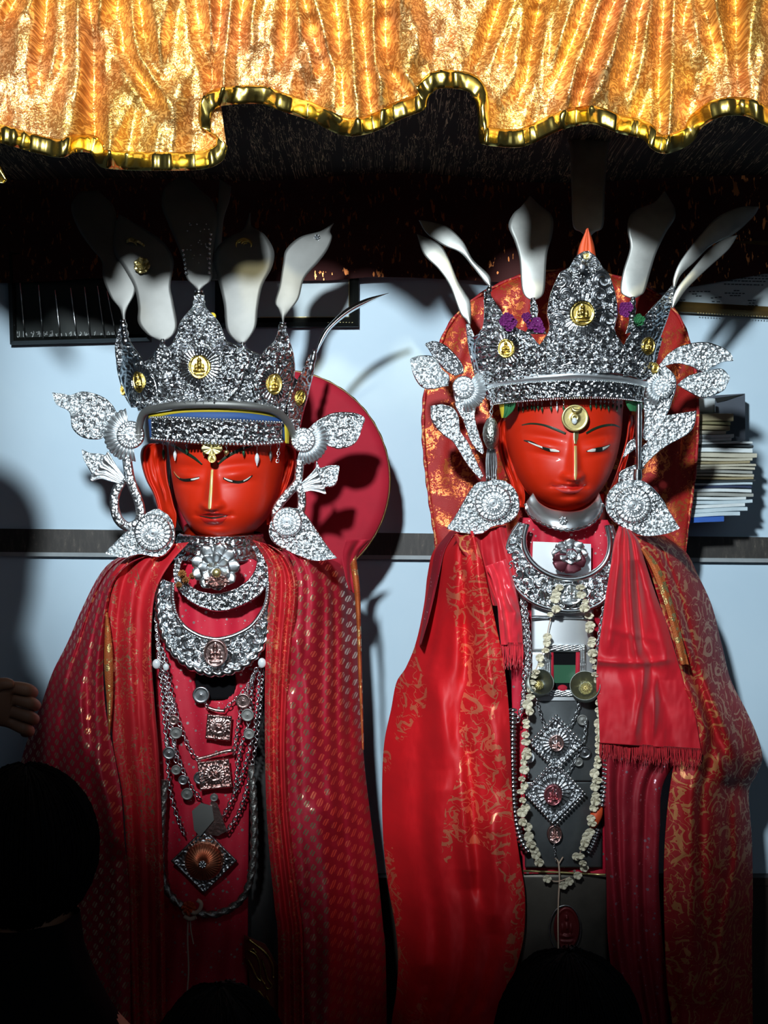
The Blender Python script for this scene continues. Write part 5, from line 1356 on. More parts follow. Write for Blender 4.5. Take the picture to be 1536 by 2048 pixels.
finial(cr2, [(1264, 640), (1265, 615), (1266, 594)], 0.008, yk2(1264, 612)-0.004, M['silver'])
finial(cr2, [(974, 606), (976, 590), (980, 572)], 0.007, yk2(976, 590), M['silver'])
finial(cr2, [(1340, 602), (1344, 588), (1348, 572)], 0.007, yk2(1344, 590), M['silver'])
b = MB()
for x, y_ in ((1262, 806), (1276, 812)):
    pass
b = MB(); ruled(b, [(998, 806), (1000, 820), (1003, 836)], [(1012, 806), (1012, 820), (1010, 836)], 6, 14, lambda px, py, u, v: wr(px, py)+0.005-0.003*np.sin(u*PI)); b.build('padding', M['yellow_cloth'], cr2, 'yellow cloth padding')
b = MB(); ruled(b, [(1008, 806), (1008, 822), (1006, 836)], [(1034, 804), (1026, 822), (1012, 836)], 8, 14, lambda px, py, u, v: wr(px, py)+0.002-0.004*np.sin(u*9)); ruled(b, [(1250, 800), (1254, 812), (1260, 822)], [(1284, 800), (1286, 814), (1282, 824)], 8, 14, lambda px, py, u, v: wr(px, py)+0.002-0.004*np.sin(u*9)); b.build('padding', M['green_leaf'], cr2, 'green cloth padding')
rs = random.Random(12)
for k, x in enumerate([1028, 1037, 1046, 1055, 1063, 1069, 1076, 1084, 1102, 1114, 1127, 1181, 1192, 1201, 1209, 1217, 1226, 1234, 1242]):
    y0 = 801+0.00006*(x-1140)**2*3+(0 if x < 1140 else -3); ln = rs.uniform(17, 25)
    ya = float(HR.y(np.array(float(x)), np.array(826.)))-0.008
    d = MB(); d.tube(path3([(x, y0), (x, y0+ln*0.5)], ya, 4), 0.0008, 5); d.torus(WP(x, y0+4, ya), 0.0020, 0.0006, (1, 0, 0), (0, 0, 1), 8, 4); o = d.build('drop_ring', M['silver_bright'], cr2)
    zz = np.linspace(0, 1, 8); d = MB(); d.tube(path3([(x, y0+ln*(0.45+0.55*q)) for q in zz], ya, 8), np.maximum(0.0021*np.sin(zz**0.7*PI), 0.0003), 8); d.build('drop', M['emerald'] if k != 9 else M['pearl'], o)
gc = MB(); yc_ = float(HR.y(np.array(1150.), np.array(836.)))-0.010
polar(gc, 1150, 836, 27, yc_, lambda r, th: 0.0015+0.0012*np.exp(-((r-0.93)/0.05)**2)+0.003*np.exp(-((r-0.2)/0.1)**2), 14, 48); cl = gc.build('forehead_coin', M['brass'], cr2, 'round brass coin on the brow')
d = MB(); d.sphere(WP(1149, 842, yc_-0.005), 0.0055, 10, 8, (1, .7, 1.2)); d.build('coin_bead', M['pearl'], cl)
d = MB(); aa = np.linspace(PI*1.05, PI*1.95, 20); d.tube(np.stack([WP(1153, 0, 0).x*0+WP(1153, 815, yc_-0.006).x+0.009*np.cos(aa), yc_-0.006+0*aa, WP(1153, 813, yc_-0.006).z+0.009*np.sin(aa)], -1), 0.0045*np.sin(np.linspace(0.12, 0.88, 20)*PI), 8); d.build('crescent_drop', M['brass'], cl)
def bunch(label, pts, y, mat, seed):
    b = MB()
    for i, (x, yy, r) in enumerate(pts):
        rs = random.Random(seed+i)
        for k in range(16):
            a = rs.uniform(0, 6.28); q = rs.uniform(0, 1)**0.5*r*0.7
            flower(b, x+q*math.cos(a), yy+q*math.sin(a), r*0.42, y-0.012*rs.random(), 6, 1, 0.006, seed+k, 1, 1.2)
    o = b.build('flower_offering', mat); tag(o, label, 'flower'); return o
bunch('purple flower tuft tucked in the left valley of the right crown', [(1016, 644, 18)], yk2(1016, 650)-0.010, M['purple_petal'], 3)
bunch('purple flower tuft beside the left shoulder of the central peak', [(1074, 652, 20), (1052, 636, 12)], yk2(1074, 650)-0.002, M['purple_petal'], 9)
bunch('purple flower tuft right of the central peak behind the spade plume', [(1250, 618, 17)], yk2(1250, 618)+0.006, M['purple_petal'], 15)
bunch('green leaf tuft on the right crown beside the right medallion', [(1276, 640, 13)], yk2(1276, 640)-0.012, M['green_leaf'], 21)

# ---- ear ornaments and earrings of the right statue
def orn3(t):
    Y = -0.050
    relief('upper_leaf', [(850, 689), (858, 700), (868, 716), (878, 728), (892, 742), (910, 752)], [(852, 686), (869, 682), (892, 691), (913, 712), (925, 730), (928, 746)], lambda px, py: Y+0.01+0.0004*(910-px), t, M['silver_dark'], 15, 121, 0.005)
    relief('bud', [(820, 720), (827, 750), (842, 773), (863, 779), (882, 775), (897, 772)], [(822, 716), (842, 711), (869, 714), (884, 738), (896, 748), (900, 756)], lambda px, py: Y-0.004+0*px, t, M['silver_fine'], 11, 122, 0.008)
    b = MB(); fan(b, 928, 778, 18, 46, -1.6, 0.9, 13, Y-0.003, 0.008); b.build('fan', M['silver_plain'], t)
    relief('stem_leaf', [(906, 768), (911, 812), (926, 841), (939, 878), (952, 898), (965, 909)], [(948, 780), (952, 812), (951, 839), (958, 866), (966, 890), (968, 905)], lambda px, py: Y+0*px, t, M['silver_fine'], 13, 123, 0.005)
    b = MB(); polar(b, 927, 774, 22, Y-0.010, rosette_h(0.010, 18, 9), 24, 80); b.build('rosette', M['silver_plain'], t)
    relief('lower_leaf', [(861, 812), (863, 841), (884, 868), (905, 883), (920, 906), (938, 934), (962, 960)], [(884, 808), (905, 815), (917, 834), (921, 862), (936, 885), (956, 928), (967, 952)], lambda px, py: Y-0.006+0*px, t, M['silver_fine'], 14, 124, 0.005)
ornament('ear_ornament', 'silver leafy scroll ornament with a crumpled bud left of the right statue face', (955, 958), orn3)
def orn4(t):
    Y = -0.050
    relief('upper_wing', [(1318, 731), (1336, 708), (1364, 691), (1408, 684), (1441, 693), (1460, 705), (1467, 719)], [(1322, 734), (1353, 727), (1382, 733), (1406, 744), (1426, 734), (1446, 724), (1466, 722)], lambda px, py: Y+0*px, t, M['silver_fine'], 17, 131, 0.005)
    relief('bud', [(1355, 769), (1375, 752), (1408, 743), (1441, 737), (1456, 748), (1460, 756)], [(1357, 771), (1382, 786), (1408, 797), (1445, 783), (1454, 770), (1460, 758)], lambda px, py: Y-0.004+0*px, t, M['silver_fine'], 11, 132, 0.008)
    relief('stem_leaf', [(1316, 735), (1300, 752), (1290, 772), (1285, 802), (1288, 835), (1285, 870), (1290, 880)], [(1330, 731), (1349, 750), (1352, 776), (1344, 802), (1337, 822), (1320, 850), (1296, 882)], lambda px, py: Y+0*px, t, M['silver_fine'], 16, 133, 0.0045)
    b = MB(); fan(b, 1326, 774, 18, 40, 1.9, 4.4, 13, Y-0.006, 0.008); b.build('fan', M['silver_plain'], t)
    b = MB(); polar(b, 1326, 775, 20, Y-0.012, rosette_h(0.011, 18, 9), 24, 80); b.build('rosette', M['silver_plain'], t)
    relief('lower_leaf', [(1330, 831), (1318, 850), (1298, 879), (1281, 901), (1281, 936)], [(1353, 822), (1393, 821), (1389, 848), (1375, 868), (1334, 891), (1305, 914), (1283, 937)][1:], lambda px, py: Y-0.006+0*px, t, M['silver_fine'], 14, 134, 0.005)
    relief('inner_leaf', [(1276, 870), (1257, 883), (1250, 898), (1246, 914)], [(1284, 878), (1276, 892), (1262, 904), (1248, 915)], lambda px, py: Y+0.006+0*px, t, M['silver_fine'], 12, 135, 0.004)
    relief('link_leaf', [(1282, 925), (1262, 932), (1248, 938), (1238, 945), (1236, 966)], [(1290, 935), (1276, 945), (1270, 955), (1266, 966), (1262, 975)], lambda px, py: Y+0.0*px, t, M['silver_fine'], 12, 136, 0.004)
ornament('ear_ornament', 'silver leafy scroll ornament with two wings right of the right statue face', (1283, 940), orn4)
earring('leaf_earring', 'silver leaf-shaped earring under the tasselled pendant on the right statue', [(978, 962), (956, 965), (942, 978), (926, 1004), (909, 1034), (893, 1056)], [(990, 958), (1014, 964), (1034, 984), (1039, 1010), (1032, 1034), (1010, 1048), (985, 1054), (962, 1068), (926, 1066), (895, 1058)], (986, 1006), 37, -0.125, 141)
earring('leaf_earring', 'silver leaf-shaped earring beside the red velvet scarf on the right statue', [(1250, 962), (1232, 968), (1214, 990), (1213, 1020), (1228, 1043), (1259, 1062), (1290, 1073), (1331, 1068), (1358, 1058)], [(1262, 960), (1284, 961), (1305, 975), (1325, 999), (1337, 1020), (1346, 1034), (1353, 1046), (1360, 1056)], (1266, 1010), 37, -0.125, 143)
t = thing('tassel_pendant', 'grey filigree pendant with a tassel hanging from the crown beside the right statue face', 'pendant', WP(983, 965, -0.09))
b = MB(); b.chain(path3([(984, 786), (984, 810), (981, 838)], -0.09, 20), 0.006, 0.0009); b.build('chain', M['silver_dark'], t)
zz = np.linspace(0, 1, 16); b = MB(); b.tube(path3([(982, 836+66*q) for q in zz], -0.095, 16), 0.016*np.sin(np.clip(zz*0.9+0.08, 0, 1)*PI)**0.7, 22); b.build('filigree_body', chased('dark_filigree', (0.40, 0.42, 0.38), 0.35, 240, 0.8), t)
b = MB(); rs = random.Random(2)
for k in range(30):
    x = 972+k*0.75+rs.uniform(-1, 1)
    b.tube(path3([(982+(x-982)*0.7, 898), (x, 925), (x+rs.uniform(-2, 2), 958+rs.uniform(-4, 8))], -0.095-0.006*math.sin(k), 8), 0.0011, 5)
b.build('tassel', M['silver_dark'], t)
t = thing('strap_pendant', 'thin dark metal pendant hanging edge-on right of the right statue face', 'pendant', WP(1276, 966, -0.09))
b = MB(); ruled(b, [(1272, 808), (1271, 870), (1273, 930), (1270, 966)], [(1284, 806), (1284, 870), (1281, 930), (1278, 966)], 6, 40, lambda px, py, u, v: -0.085-0.006*np.sin(u*PI), thick=0.004); b.build('strap', M['silver_dark'], t)
b = MB(); ruled(b, [(1269, 938), (1267, 955), (1272, 970)], [(1283, 938), (1284, 955), (1278, 970)], 8, 14, lambda px, py, u, v: -0.088-0.006*np.sin(u*PI), thick=0.006); b.build('drop', M['silver_dark'], t)

# ---- clothing of the right statue
ci2 = cyl(1135, 160, -0.088, 0.035)
b = MB(); ruled(b, [(1040, 1035), (1020, 1080), (1022, 1200), (1024, 1420), (1030, 1560), (1040, 1700), (1046, 1760), (1046, 2250)], [(1215, 1040), (1232, 1080), (1225, 1200), (1215, 1420), (1212, 1560), (1212, 1700), (1212, 1760), (1212, 2250)], 80, 200,
      lambda px, py, u, v: ci2(px)-0.004*np.sin(px/8+2*np.sin(py/120))-0.006*(fbm(px/24, py/50, 13)-0.4), by_y=True)
o = b.build('inner_cloth', M['sequin_cloth']); tag(o, 'red sequinned cloth under the chest plates of the right statue', 'cloth')
rb2 = thing('robe', 'scarlet rose-brocade robe draped wide over both arms of the right statue', 'robe', (WP(1140, 0, 0).x, 0.05, ZB))
b = MB(); robe(b, [(905, 1062), (868, 1100), (855, 1150), (848, 1210), (832, 1285), (812, 1335), (793, 1365), (782, 1420), (768, 1490), (764, 1590), (767, 1690), (776, 1770), (790, 1850), (796, 1920), (792, 1990), (782, 2060), (770, 2260)],
     [(946, 1062), (962, 1110), (975, 1170), (992, 1250), (1008, 1330), (1018, 1420), (1022, 1520), (1026, 1620), (1040, 1720), (1050, 1790), (1048, 1870), (1034, 1930), (1010, 2000), (985, 2060), (960, 2260)], 130, 280, None, -0.115, 0.15, 'B', 2.2, 4, 0.014, 42, 0.05,
     ridges([([(935, 1110), (905, 1200), (880, 1270), (862, 1340)], 10, 0.012, 16), ([(950, 1130), (962, 1220), (975, 1330), (985, 1390)], 20, 0.022, 10), ([(930, 1230), (935, 1330), (935, 1380)], 14, -0.026),
             ([(860, 1330), (880, 1420), (905, 1520), (925, 1640), (940, 1760)], 26, 0.024, 20), ([(935, 1480), (942, 1580), (948, 1680), (960, 1800)], 12, -0.024), ([(880, 1560), (870, 1680), (850, 1800), (845, 1950)], 30, 0.022), ([(980, 1640), (990, 1750), (985, 1850)], 16, 0.02), ([(965, 1400), (990, 1480), (1005, 1560)], 20, 0.016)]))
b.build('left_drape', M['rose_brocade'], rb2)
b = MB(); robe(b, [(900, 1062), (872, 1100), (862, 1150), (850, 1220), (838, 1290)], [(912, 1062), (890, 1100), (878, 1150), (862, 1220), (842, 1290)], 14, 60, None, 0.02, 0.10, 'B', 1, 2, 0.008, 6); b.build('shoulder_edge', M['glitter_cloth'], rb2)
b = MB(); robe(b, [(940, 1066), (942, 1090), (950, 1120), (960, 1150), (980, 1210)], [(1012, 1050), (1018, 1090), (1024, 1120), (1030, 1150), (1040, 1220)], 40, 70, None, -0.115, -0.10, 'B', 1, 3, 0.012, 9); b.build('shoulder_velvet', M['velvet'], rb2)
b = MB(); robe(b, [(908, 1066), (916, 1090), (935, 1120), (950, 1160), (958, 1190)], [(940, 1064), (952, 1090), (962, 1120), (968, 1160), (972, 1190)], 16, 50, None, -0.12, -0.11, 'B', 1, 2, 0.006, 19); b.build('gold_border', M['rust_brocade'], rb2)
b = MB(); robe(b, [(1200, 1480), (1206, 1560), (1210, 1660), (1213, 1760), (1216, 1880), (1230, 1980), (1250, 2060), (1270, 2260)], [(1400, 1480), (1330, 1560), (1320, 1660), (1318, 1760), (1325, 1880), (1335, 1980), (1340, 2060), (1360, 2260)], 80, 200, None, -0.110, -0.08, 'A', 1.5, 4, 0.020, 51, 0.02); b.build('glitter_drape', M['glitter_cloth'], rb2)
b = MB(); robe(b, [(1265, 1072), (1292, 1120), (1318, 1200), (1342, 1290), (1358, 1370), (1372, 1440), (1350, 1520), (1335, 1620), (1328, 1740), (1330, 1880), (1335, 1980), (1345, 2060), (1350, 2260)],
     [(1330, 1072), (1372, 1104), (1396, 1150), (1424, 1212), (1444, 1290), (1462, 1360), (1492, 1420), (1514, 1470), (1525, 1516), (1512, 1552), (1498, 1585), (1504, 1680), (1506, 1800), (1504, 1900), (1508, 2260)], 110, 280, None, -0.105, 0.16, 'A', 2.4, 4, 0.016, 61, 0.03,
     ridges([([(1322, 1180), (1370, 1290), (1430, 1420), (1470, 1510)], 12, 0.020, 16), ([(1300, 1140), (1350, 1270), (1400, 1380), (1440, 1500)], 14, -0.030), ([(1370, 1360), (1420, 1470), (1450, 1550)], 12, 0.018), ([(1400, 1560), (1420, 1700), (1400, 1850), (1390, 2000)], 30, 0.020), ([(1470, 1600), (1475, 1720), (1450, 1850), (1430, 2000)], 10, 0.020, 26), ([(1380, 1720), (1440, 1760)], 20, -0.008)]))
b.build('right_drape', M['rust_brocade'], rb2)
b = MB(); robe(b, [(1282, 1098), (1304, 1140), (1330, 1210), (1352, 1290), (1362, 1330)], [(1292, 1098), (1322, 1140), (1346, 1210), (1368, 1290), (1378, 1330)], 14, 80, None, -0.135, -0.13, 'A', 1, 2, 0.006, 4); b.build('gold_strip', M['gold_border'], rb2)

# ---- scarves
sc = thing('scarf', 'short coral satin scarf end with a fringe left of the silver crescent', 'scarf', WP(1020, 1345, -0.13))
b = MB(); robe(b, [(970, 1133), (984, 1160), (994, 1205), (998, 1250), (1002, 1290)], [(1012, 1118), (1024, 1150), (1036, 1200), (1044, 1250), (1046, 1290)], 46, 100, None, -0.128, -0.124, 'B', 1, 3, 0.010, 7, 0, ridges([([(1012, 1190), (1030, 1225), (1026, 1250)], 8, 0.012), ([(1000, 1200), (1010, 1260)], 6, 0.010)]), crumple=0.010)
b.build('satin_cloth', M['satin'], sc)
def fringe(parent, x0, x1, y0fun, ln, y, n, seed, mat):
    b = MB(); rs = random.Random(seed)
    for k in range(n):
        x = x0+(x1-x0)*(k+rs.random())/n; y0 = y0fun(x); l = ln*rs.uniform(0.7, 1.1)
        b.tube(path3([(x, y0-3), (x+rs.uniform(-2, 2), y0+l*0.5), (x+rs.uniform(-4, 4), y0+l)], y-0.004*rs.random(), 6), [0.0008, 0.0008, 0.0007, 0.0006, 0.0005, 0.0003], 4)
    return b.build('fringe', mat, parent)
fringe(sc, 1002, 1046, lambda x: 1288, 48, -0.130, 46, 3, M['satin'])
def swag(lst):
    f0 = ridges(lst)
    def f(px, py, u, v):
        c = 1326-0.0011*(px-1262)**2
        return f0(px, py, u, v)+0.008*np.exp(-((py-c)/7)**2)*np.clip((1350-px)/40, 0, 1)-0.006*np.exp(-((py-c-20)/16)**2)*np.clip((1350-px)/40, 0, 1)+0.006*np.exp(-((py-1268-0.25*(px-1262))/9)**2-((px-1262)/45)**2)
    return f
sv = thing('scarf', 'wide red velvet scarf with a frayed fringe over the right arm of the right statue', 'scarf', WP(1300, 1535, -0.13))
b = MB(); robe(b, [(1238, 1052), (1228, 1085), (1222, 1130), (1212, 1190), (1204, 1250), (1196, 1310), (1193, 1370), (1198, 1430), (1200, 1486)], [(1262, 1060), (1278, 1085), (1292, 1130), (1312, 1190), (1334, 1250), (1352, 1310), (1370, 1370), (1390, 1430), (1402, 1500)], 120, 220, None, -0.142, -0.118, 'A', 1.2, 3, 0.012, 77, 0.0,
     swag([([(1255, 1100), (1258, 1180), (1265, 1260), (1275, 1320)], 9, 0.014, 14), ([(1270, 1140), (1280, 1240), (1285, 1300)], 8, -0.020), ([(1240, 1110), (1225, 1220), (1215, 1300)], 10, 0.012), ([(1290, 1160), (1315, 1260), (1335, 1340)], 16, 0.014), ([(1290, 1330), (1280, 1400), (1270, 1470)], 8, 0.012), ([(1310, 1340), (1310, 1400), (1305, 1470)], 7, 0.010)]))
b.build('velvet_cloth', M['velvet'], sv)
fringe(sv, 1200, 1402, lambda x: 1486+(x-1200)*0.07, 34, -0.132, 170, 8, M['velvet'])

# ---- chest silver of the right statue
t = thing('neck_collar', 'smooth bright silver collar close under the chin of the right statue', 'collar', WP(1135, 1060, -0.1))
CO = [(1050, 1008), (1056, 1026), (1076, 1043), (1105, 1055), (1140, 1060), (1175, 1052), (1196, 1034), (1206, 1008)]
CI = [(1066, 985), (1078, 1004), (1098, 1016), (1120, 1021), (1142, 1023), (1168, 1018), (1188, 1003), (1198, 985)]
fyk = lambda px: -0.112+0.050*np.abs((px-1132)/75)**2.2
px, py, u, v = edge_grid(CI, CO, 16, 110)
G = W(px, py, fyk(px)-0.010*np.sin(u*2.2)-0.012*u)
b = MB(); b.grid(G, thick=0.003); b.build('collar_band', M['silver_plain'], t)
b = MB(); b.tube(G[:, -1]+np.array([0, -0.002, 0]), 0.0030, 8, twist=0.5, lobes=2); b.build('rope_edge', M['silver_bright'], t)
b = MB(); flower(b, 1126, 1041, 9, -0.132, 7, 2, 0.003, 3); b.build('chased_flower', M['silver_fine'], t)
t = thing('crescent_necklace', 'broad silver crescent necklace with a bright inner rim on the right statue', 'necklace', WP(1125, 1222, -0.13))
OC2 = [(1040, 1045), (1020, 1075), (1012, 1110), (1018, 1145), (1034, 1178), (1062, 1202), (1100, 1217), (1145, 1222), (1185, 1214), (1212, 1195), (1226, 1165), (1230, 1125), (1230, 1085), (1222, 1050)]
IC2 = [(1054, 1048), (1048, 1075), (1050, 1100), (1062, 1122), (1082, 1140), (1108, 1153), (1135, 1158), (1160, 1156), (1185, 1147), (1205, 1131), (1216, 1112), (1220, 1090), (1218, 1070), (1214, 1050)]
fy3 = lambda px, py: -0.122+0.0000009*(px-1130)**2
b = MB(); crescent(b, OC2, IC2, 0, 0.008, 21, 171, 240, 30, fy3); b.build('crescent_plate', M['silver_cast'], t)
P = smooth_path(IC2, 200); b = MB(); b.tube(W(P[:, 0], P[:, 1], fy3(P[:, 0], P[:, 1])-0.010), 0.0055, 10); b.build('inner_rim', M['silver_bright'], t)
P = smooth_path(OC2, 240); b = MB(); b.tube(W(P[:, 0], P[:, 1], fy3(P[:, 0], P[:, 1])-0.004), 0.0042, 8); b.build('outer_rim', M['silver_bright'], t)
medallion('centre_face', 1140, 1188, 22, -0.137, t, M['silver_fine'], 1.2, 1.0, amp=0.010)
t = thing('lotus_brooch', 'silver lotus brooch with maroon lower petals on a plain plate, right statue', 'brooch', WP(1125, 1150, -0.12))
b = MB(); slab(b, [(1066, 1083), (1182, 1088), (1182, 1156), (1064, 1142)], -0.104, -0.101); b.build('back_plate', M['silver_satin'], t, smooth=False)
b = MB(); flower(b, 1139, 1108, 37, -0.128, 8, 3, 0.010, 6, 0.85, 0.7); b.build('petals', M['silver_plain'], t)
b = MB(); flower(b, 1138, 1122, 34, -0.140, 5, 1, 0.004, 12, -0.75, 0.8); b.build('lower_petals', plain('maroon_enamel', (0.10, 0.02, 0.03), 0.4, 0.5), t)
t = thing('chest_plate', 'upper silver chest plate with a small framed window, right statue', 'breastplate', WP(1125, 1402, -0.11))
def plate(mb, x0, x1, y0, y1, d, bow=0.008, hole=None):
    px, py, u, v = edge_grid([(x0, y0), (x0, y1)], [(x1, y0), (x1, y1)], 40, 60, sharp=True)
    G = W(px, py, d+bow*(2*u-1)**2)
    if hole is None:
        mb.grid(G, thick=0.003); return
    hx0, hx1, hy0, hy1 = hole
    for (xa, xb, ya, yb_) in ((x0, x1, y0, hy0), (x0, x1, hy1, y1), (x0, hx0, hy0, hy1), (hx1, x1, hy0, hy1)):
        px, py, u, v = edge_grid([(xa, ya), (xa, yb_)], [(xb, ya), (xb, yb_)], 16, 16, sharp=True)
        w = (px-x0)/(x1-x0)
        mb.grid(W(px, py, d+bow*(2*w-1)**2), thick=0.003)
b = MB(); plate(b, 1063, 1187, 1200, 1402, -0.108, 0.008, (1102, 1160, 1304, 1380)); pl = b.build('plate', M['silver_satin'], t)
b = MB()
for (xa, xb, ya, yb_) in ((1090, 1172, 1290, 1301), (1092, 1172, 1382, 1392), (1090, 1100, 1290, 1392), (1160, 1171, 1290, 1392)):
    px, py, u, v = edge_grid([(xa, ya), (xa, yb_)], [(xb, ya), (xb, yb_)], 26, 26, sharp=True)
    b.grid(W(px, py, -0.1115-0.002*(0.5+0.5*np.cos(px*1.5)*np.cos(py*1.5))), thick=0.004)
b.build('window_frame', M['silver_fine'], pl)
b = MB(); b.tube(path3([(1063, 1237), (1125, 1237), (1187, 1237)], -0.110, 6), 0.0020, 6); b.tube(path3([(1063, 1232), (1187, 1233)], -0.110, 6), 0.0012, 6); b.build('engraved_line', M['silver_dark'], pl)
b = MB(); slab(b, [(1100, 1302), (1162, 1302), (1162, 1382), (1100, 1382)], -0.1025, -0.1005); wi = b.build('window_back', M['black_cloth'], pl, smooth=False)
b = MB(); slab(b, [(1106, 1330), (1152, 1330), (1150, 1366), (1108, 1366)], -0.1045, -0.103); b.build('green_card', plain('dull_green_card', (0.02, 0.09, 0.045), 0.4), wi, smooth=False)
b = MB(); slab(b, [(1100, 1302), (1107, 1302), (1108, 1380), (1100, 1380)], -0.105, -0.103); slab(b, [(1152, 1302), (1161, 1302), (1161, 1380), (1150, 1380)], -0.105, -0.103); b.sphere(WP(1125, 1376, -0.106), 0.008, 12, 8, (1.2, 0.5, 0.8)); b.build('red_lining', M['maroon_cloth'], wi)
t = thing('chest_plate', 'lower dark silver chest plate below the pair of small bowls, right statue', 'breastplate', WP(1125, 1735, -0.11))
b = MB(); plate(b, 1057, 1200, 1398, 1562, -0.106, 0.010); plate(b, 1050, 1204, 1564, 1735, -0.104, 0.010); b.build('plate', plain('tarnished_plate', (0.20, 0.22, 0.23), 0.38, 0.9, bscale=20, bstr=0.1, var=0.3), t)
b = MB(); bead_row(b, [(1058, 1420), (1056, 1480), (1056, 1555)], -0.102, 0.0022, 0.0050); b.build('bead_edge', M['silver_bright'], t)
b = MB(); plate(b, 1043, 1214, 1748, 2250, -0.102, 0.010); o = b.build('skirt_plate', plain('brown_plate', (0.11, 0.10, 0.085), 0.45, 0.6, bscale=12, bstr=0.1, var=0.3)); tag(o, 'long dull brown plate down the lower front of the right statue', 'plate')
b = MB(); b.tube(path3([(1046, 1742), (1125, 1745), (1210, 1750)], -0.108, 8), 0.0022, 6); o = b.build('plate_rod', M['brass']); tag(o, 'thin brass rod along the top edge of the brown skirt plate', 'rod')
BLK = plain('blackened_silver', (0.10, 0.11, 0.10), 0.42, 0.9, var=0.3)
for lab, x, y_, r, lean in (('small dark silver bowl left of the chest window', 1076, 1369, 26, 0.2), ('small dark silver bowl right of the chest window', 1171, 1376, 30, -0.2)):
    t = thing('bowl', lab, 'bowl', WP(x, y_+r, -0.12), 'offering bowls under the chest window')
    b = MB(); polar(b, x, y_, r, -0.114, lambda q, th: 0.003+0.020*np.clip((q-0.35)/0.65, 0, 1)**1.5, 18, 48, 1.0, 0.98, 0, lean, -0.35, 0.004); bd = b.build('bowl_body', BLK, t)
    b = MB(); polar(b, x+1, y_+1, r*0.40, -0.120, lambda q, th: 0.006*np.sqrt(np.clip(1-q*q, 0, 1))+0.002*np.abs(np.cos(th*5)), 10, 40, 1, 1, 0, lean, -0.35); b.build('centre_flower', M['brass'], bd)
t = thing('diamond_pendant', 'upper diamond pendant with a bead edge on the dark chest plate, right statue', 'pendant', WP(1112, 1548, -0.115), 'diamond pendants of the right statue')
square_plate('diamond_plate', (1112, 1486), 37, 37, 45, -0.113, M['silver_dark'], t, True, 181, 0.006, cell=10)
medallion('face_boss', 1113, 1486, 15, -0.120, t, M['rose_metal'], 1, 1.1, amp=0.009)
b = MB(); bead_row(b, [(1112, 1431), (1165, 1486)], -0.119, 0.0034, 0.0072); bead_row(b, [(1165, 1486), (1112, 1541)], -0.119, 0.0034, 0.0072); bead_row(b, [(1112, 1541), (1060, 1486)], -0.119, 0.0034, 0.0072); bead_row(b, [(1060, 1486), (1112, 1431)], -0.119, 0.0034, 0.0072); b.build('bead_edge', M['silver_bright'], t)
t = thing('diamond_pendant', 'lower and larger diamond pendant with a rosy face boss, right statue', 'pendant', WP(1107, 1650, -0.115), 'diamond pendants of the right statue')
square_plate('diamond_plate', (1108, 1585), 44, 44, 45, -0.112, M['silver_dark'], t, True, 182, 0.007, cell=11)
medallion('face_boss', 1106, 1590, 18, -0.122, t, plain('rosy_metal', (0.45, 0.16, 0.18), 0.3, 0.9), 1, 1.15, amp=0.012)
b = MB()
for P in ([(1108, 1520), (1170, 1588)], [(1170, 1588), (1110, 1651)], [(1110, 1651), (1048, 1585)], [(1048, 1585), (1108, 1520)]):
    bead_row(b, P, -0.118, 0.0030, 0.0062)
b.build('bead_edge', M['silver_bright'], t)
t = thing('face_pendant', 'tiny rosy face pendant under the larger diamond, right statue', 'pendant', WP(1109, 1690, -0.11))
medallion('face', 1109, 1668, 15, -0.112, t, M['rose_metal'], 1.0, 1.25, amp=0.010)
b = MB(); b.chain(path3([(1108, 1690), (1110, 1705), (1112, 1720)], -0.112, 16), 0.005, 0.0008); b.build('chain', M['silver_dark'], t)
t = thing('chain_necklace', 'dark thin chains hanging from the bowls to the diamond pendants, right statue', 'necklace', WP(1125, 1560, -0.115))
for P in ([(1073, 1400), (1082, 1430), (1090, 1455)], [(1160, 1404), (1152, 1430), (1142, 1450)], [(1172, 1440), (1168, 1480), (1150, 1520), (1133, 1553)]):
    strand(t, M['silver_dark'], P, -0.114, 0.0065, 0.0011, 40)
coin('coin', 1157, 1524, 9, -0.113, M['silver_sheet'], t, 0.002); coin('coin', 1165, 1440, 11, -0.113, M['silver_sheet'], t, 0.002); coin('coin', 1170, 1505, 12, -0.111, M['silver_dark'], t, 0.002)
chains('chain_necklace', 'bundle of silver chains left of the chest plates, right statue', [[(1042, 1180), (1046, 1240), (1048, 1320), (1046, 1400), (1036, 1440)], [(1050, 1200), (1054, 1270), (1052, 1350), (1044, 1420)], [(1046, 1200), (1050, 1290), (1058, 1360)], [(1052, 1220), (1058, 1300), (1056, 1380)]], -0.108, 0.0082, 0.0013, M['silver_bright'])
chains('chain_necklace', 'thin silver chain beside the velvet scarf edge, right statue', [[(1208, 1210), (1200, 1260), (1194, 1310), (1190, 1350)], [(1212, 1180), (1206, 1240), (1196, 1300)]], -0.112, 0.0075, 0.0011, M['silver_dark'])
t = thing('bead_rope', 'ribbed silver rope necklace looping down to the brown skirt plate, right statue', 'necklace', WP(1120, 1720, -0.11))
b = MB()
P3 = path3([(1026, 1420), (1025, 1500), (1027, 1580), (1032, 1640), (1042, 1680), (1056, 1702)], -0.114, 160)
d_ = np.concatenate([[0], np.cumsum(np.linalg.norm(np.diff(P3, axis=0), axis=1))])
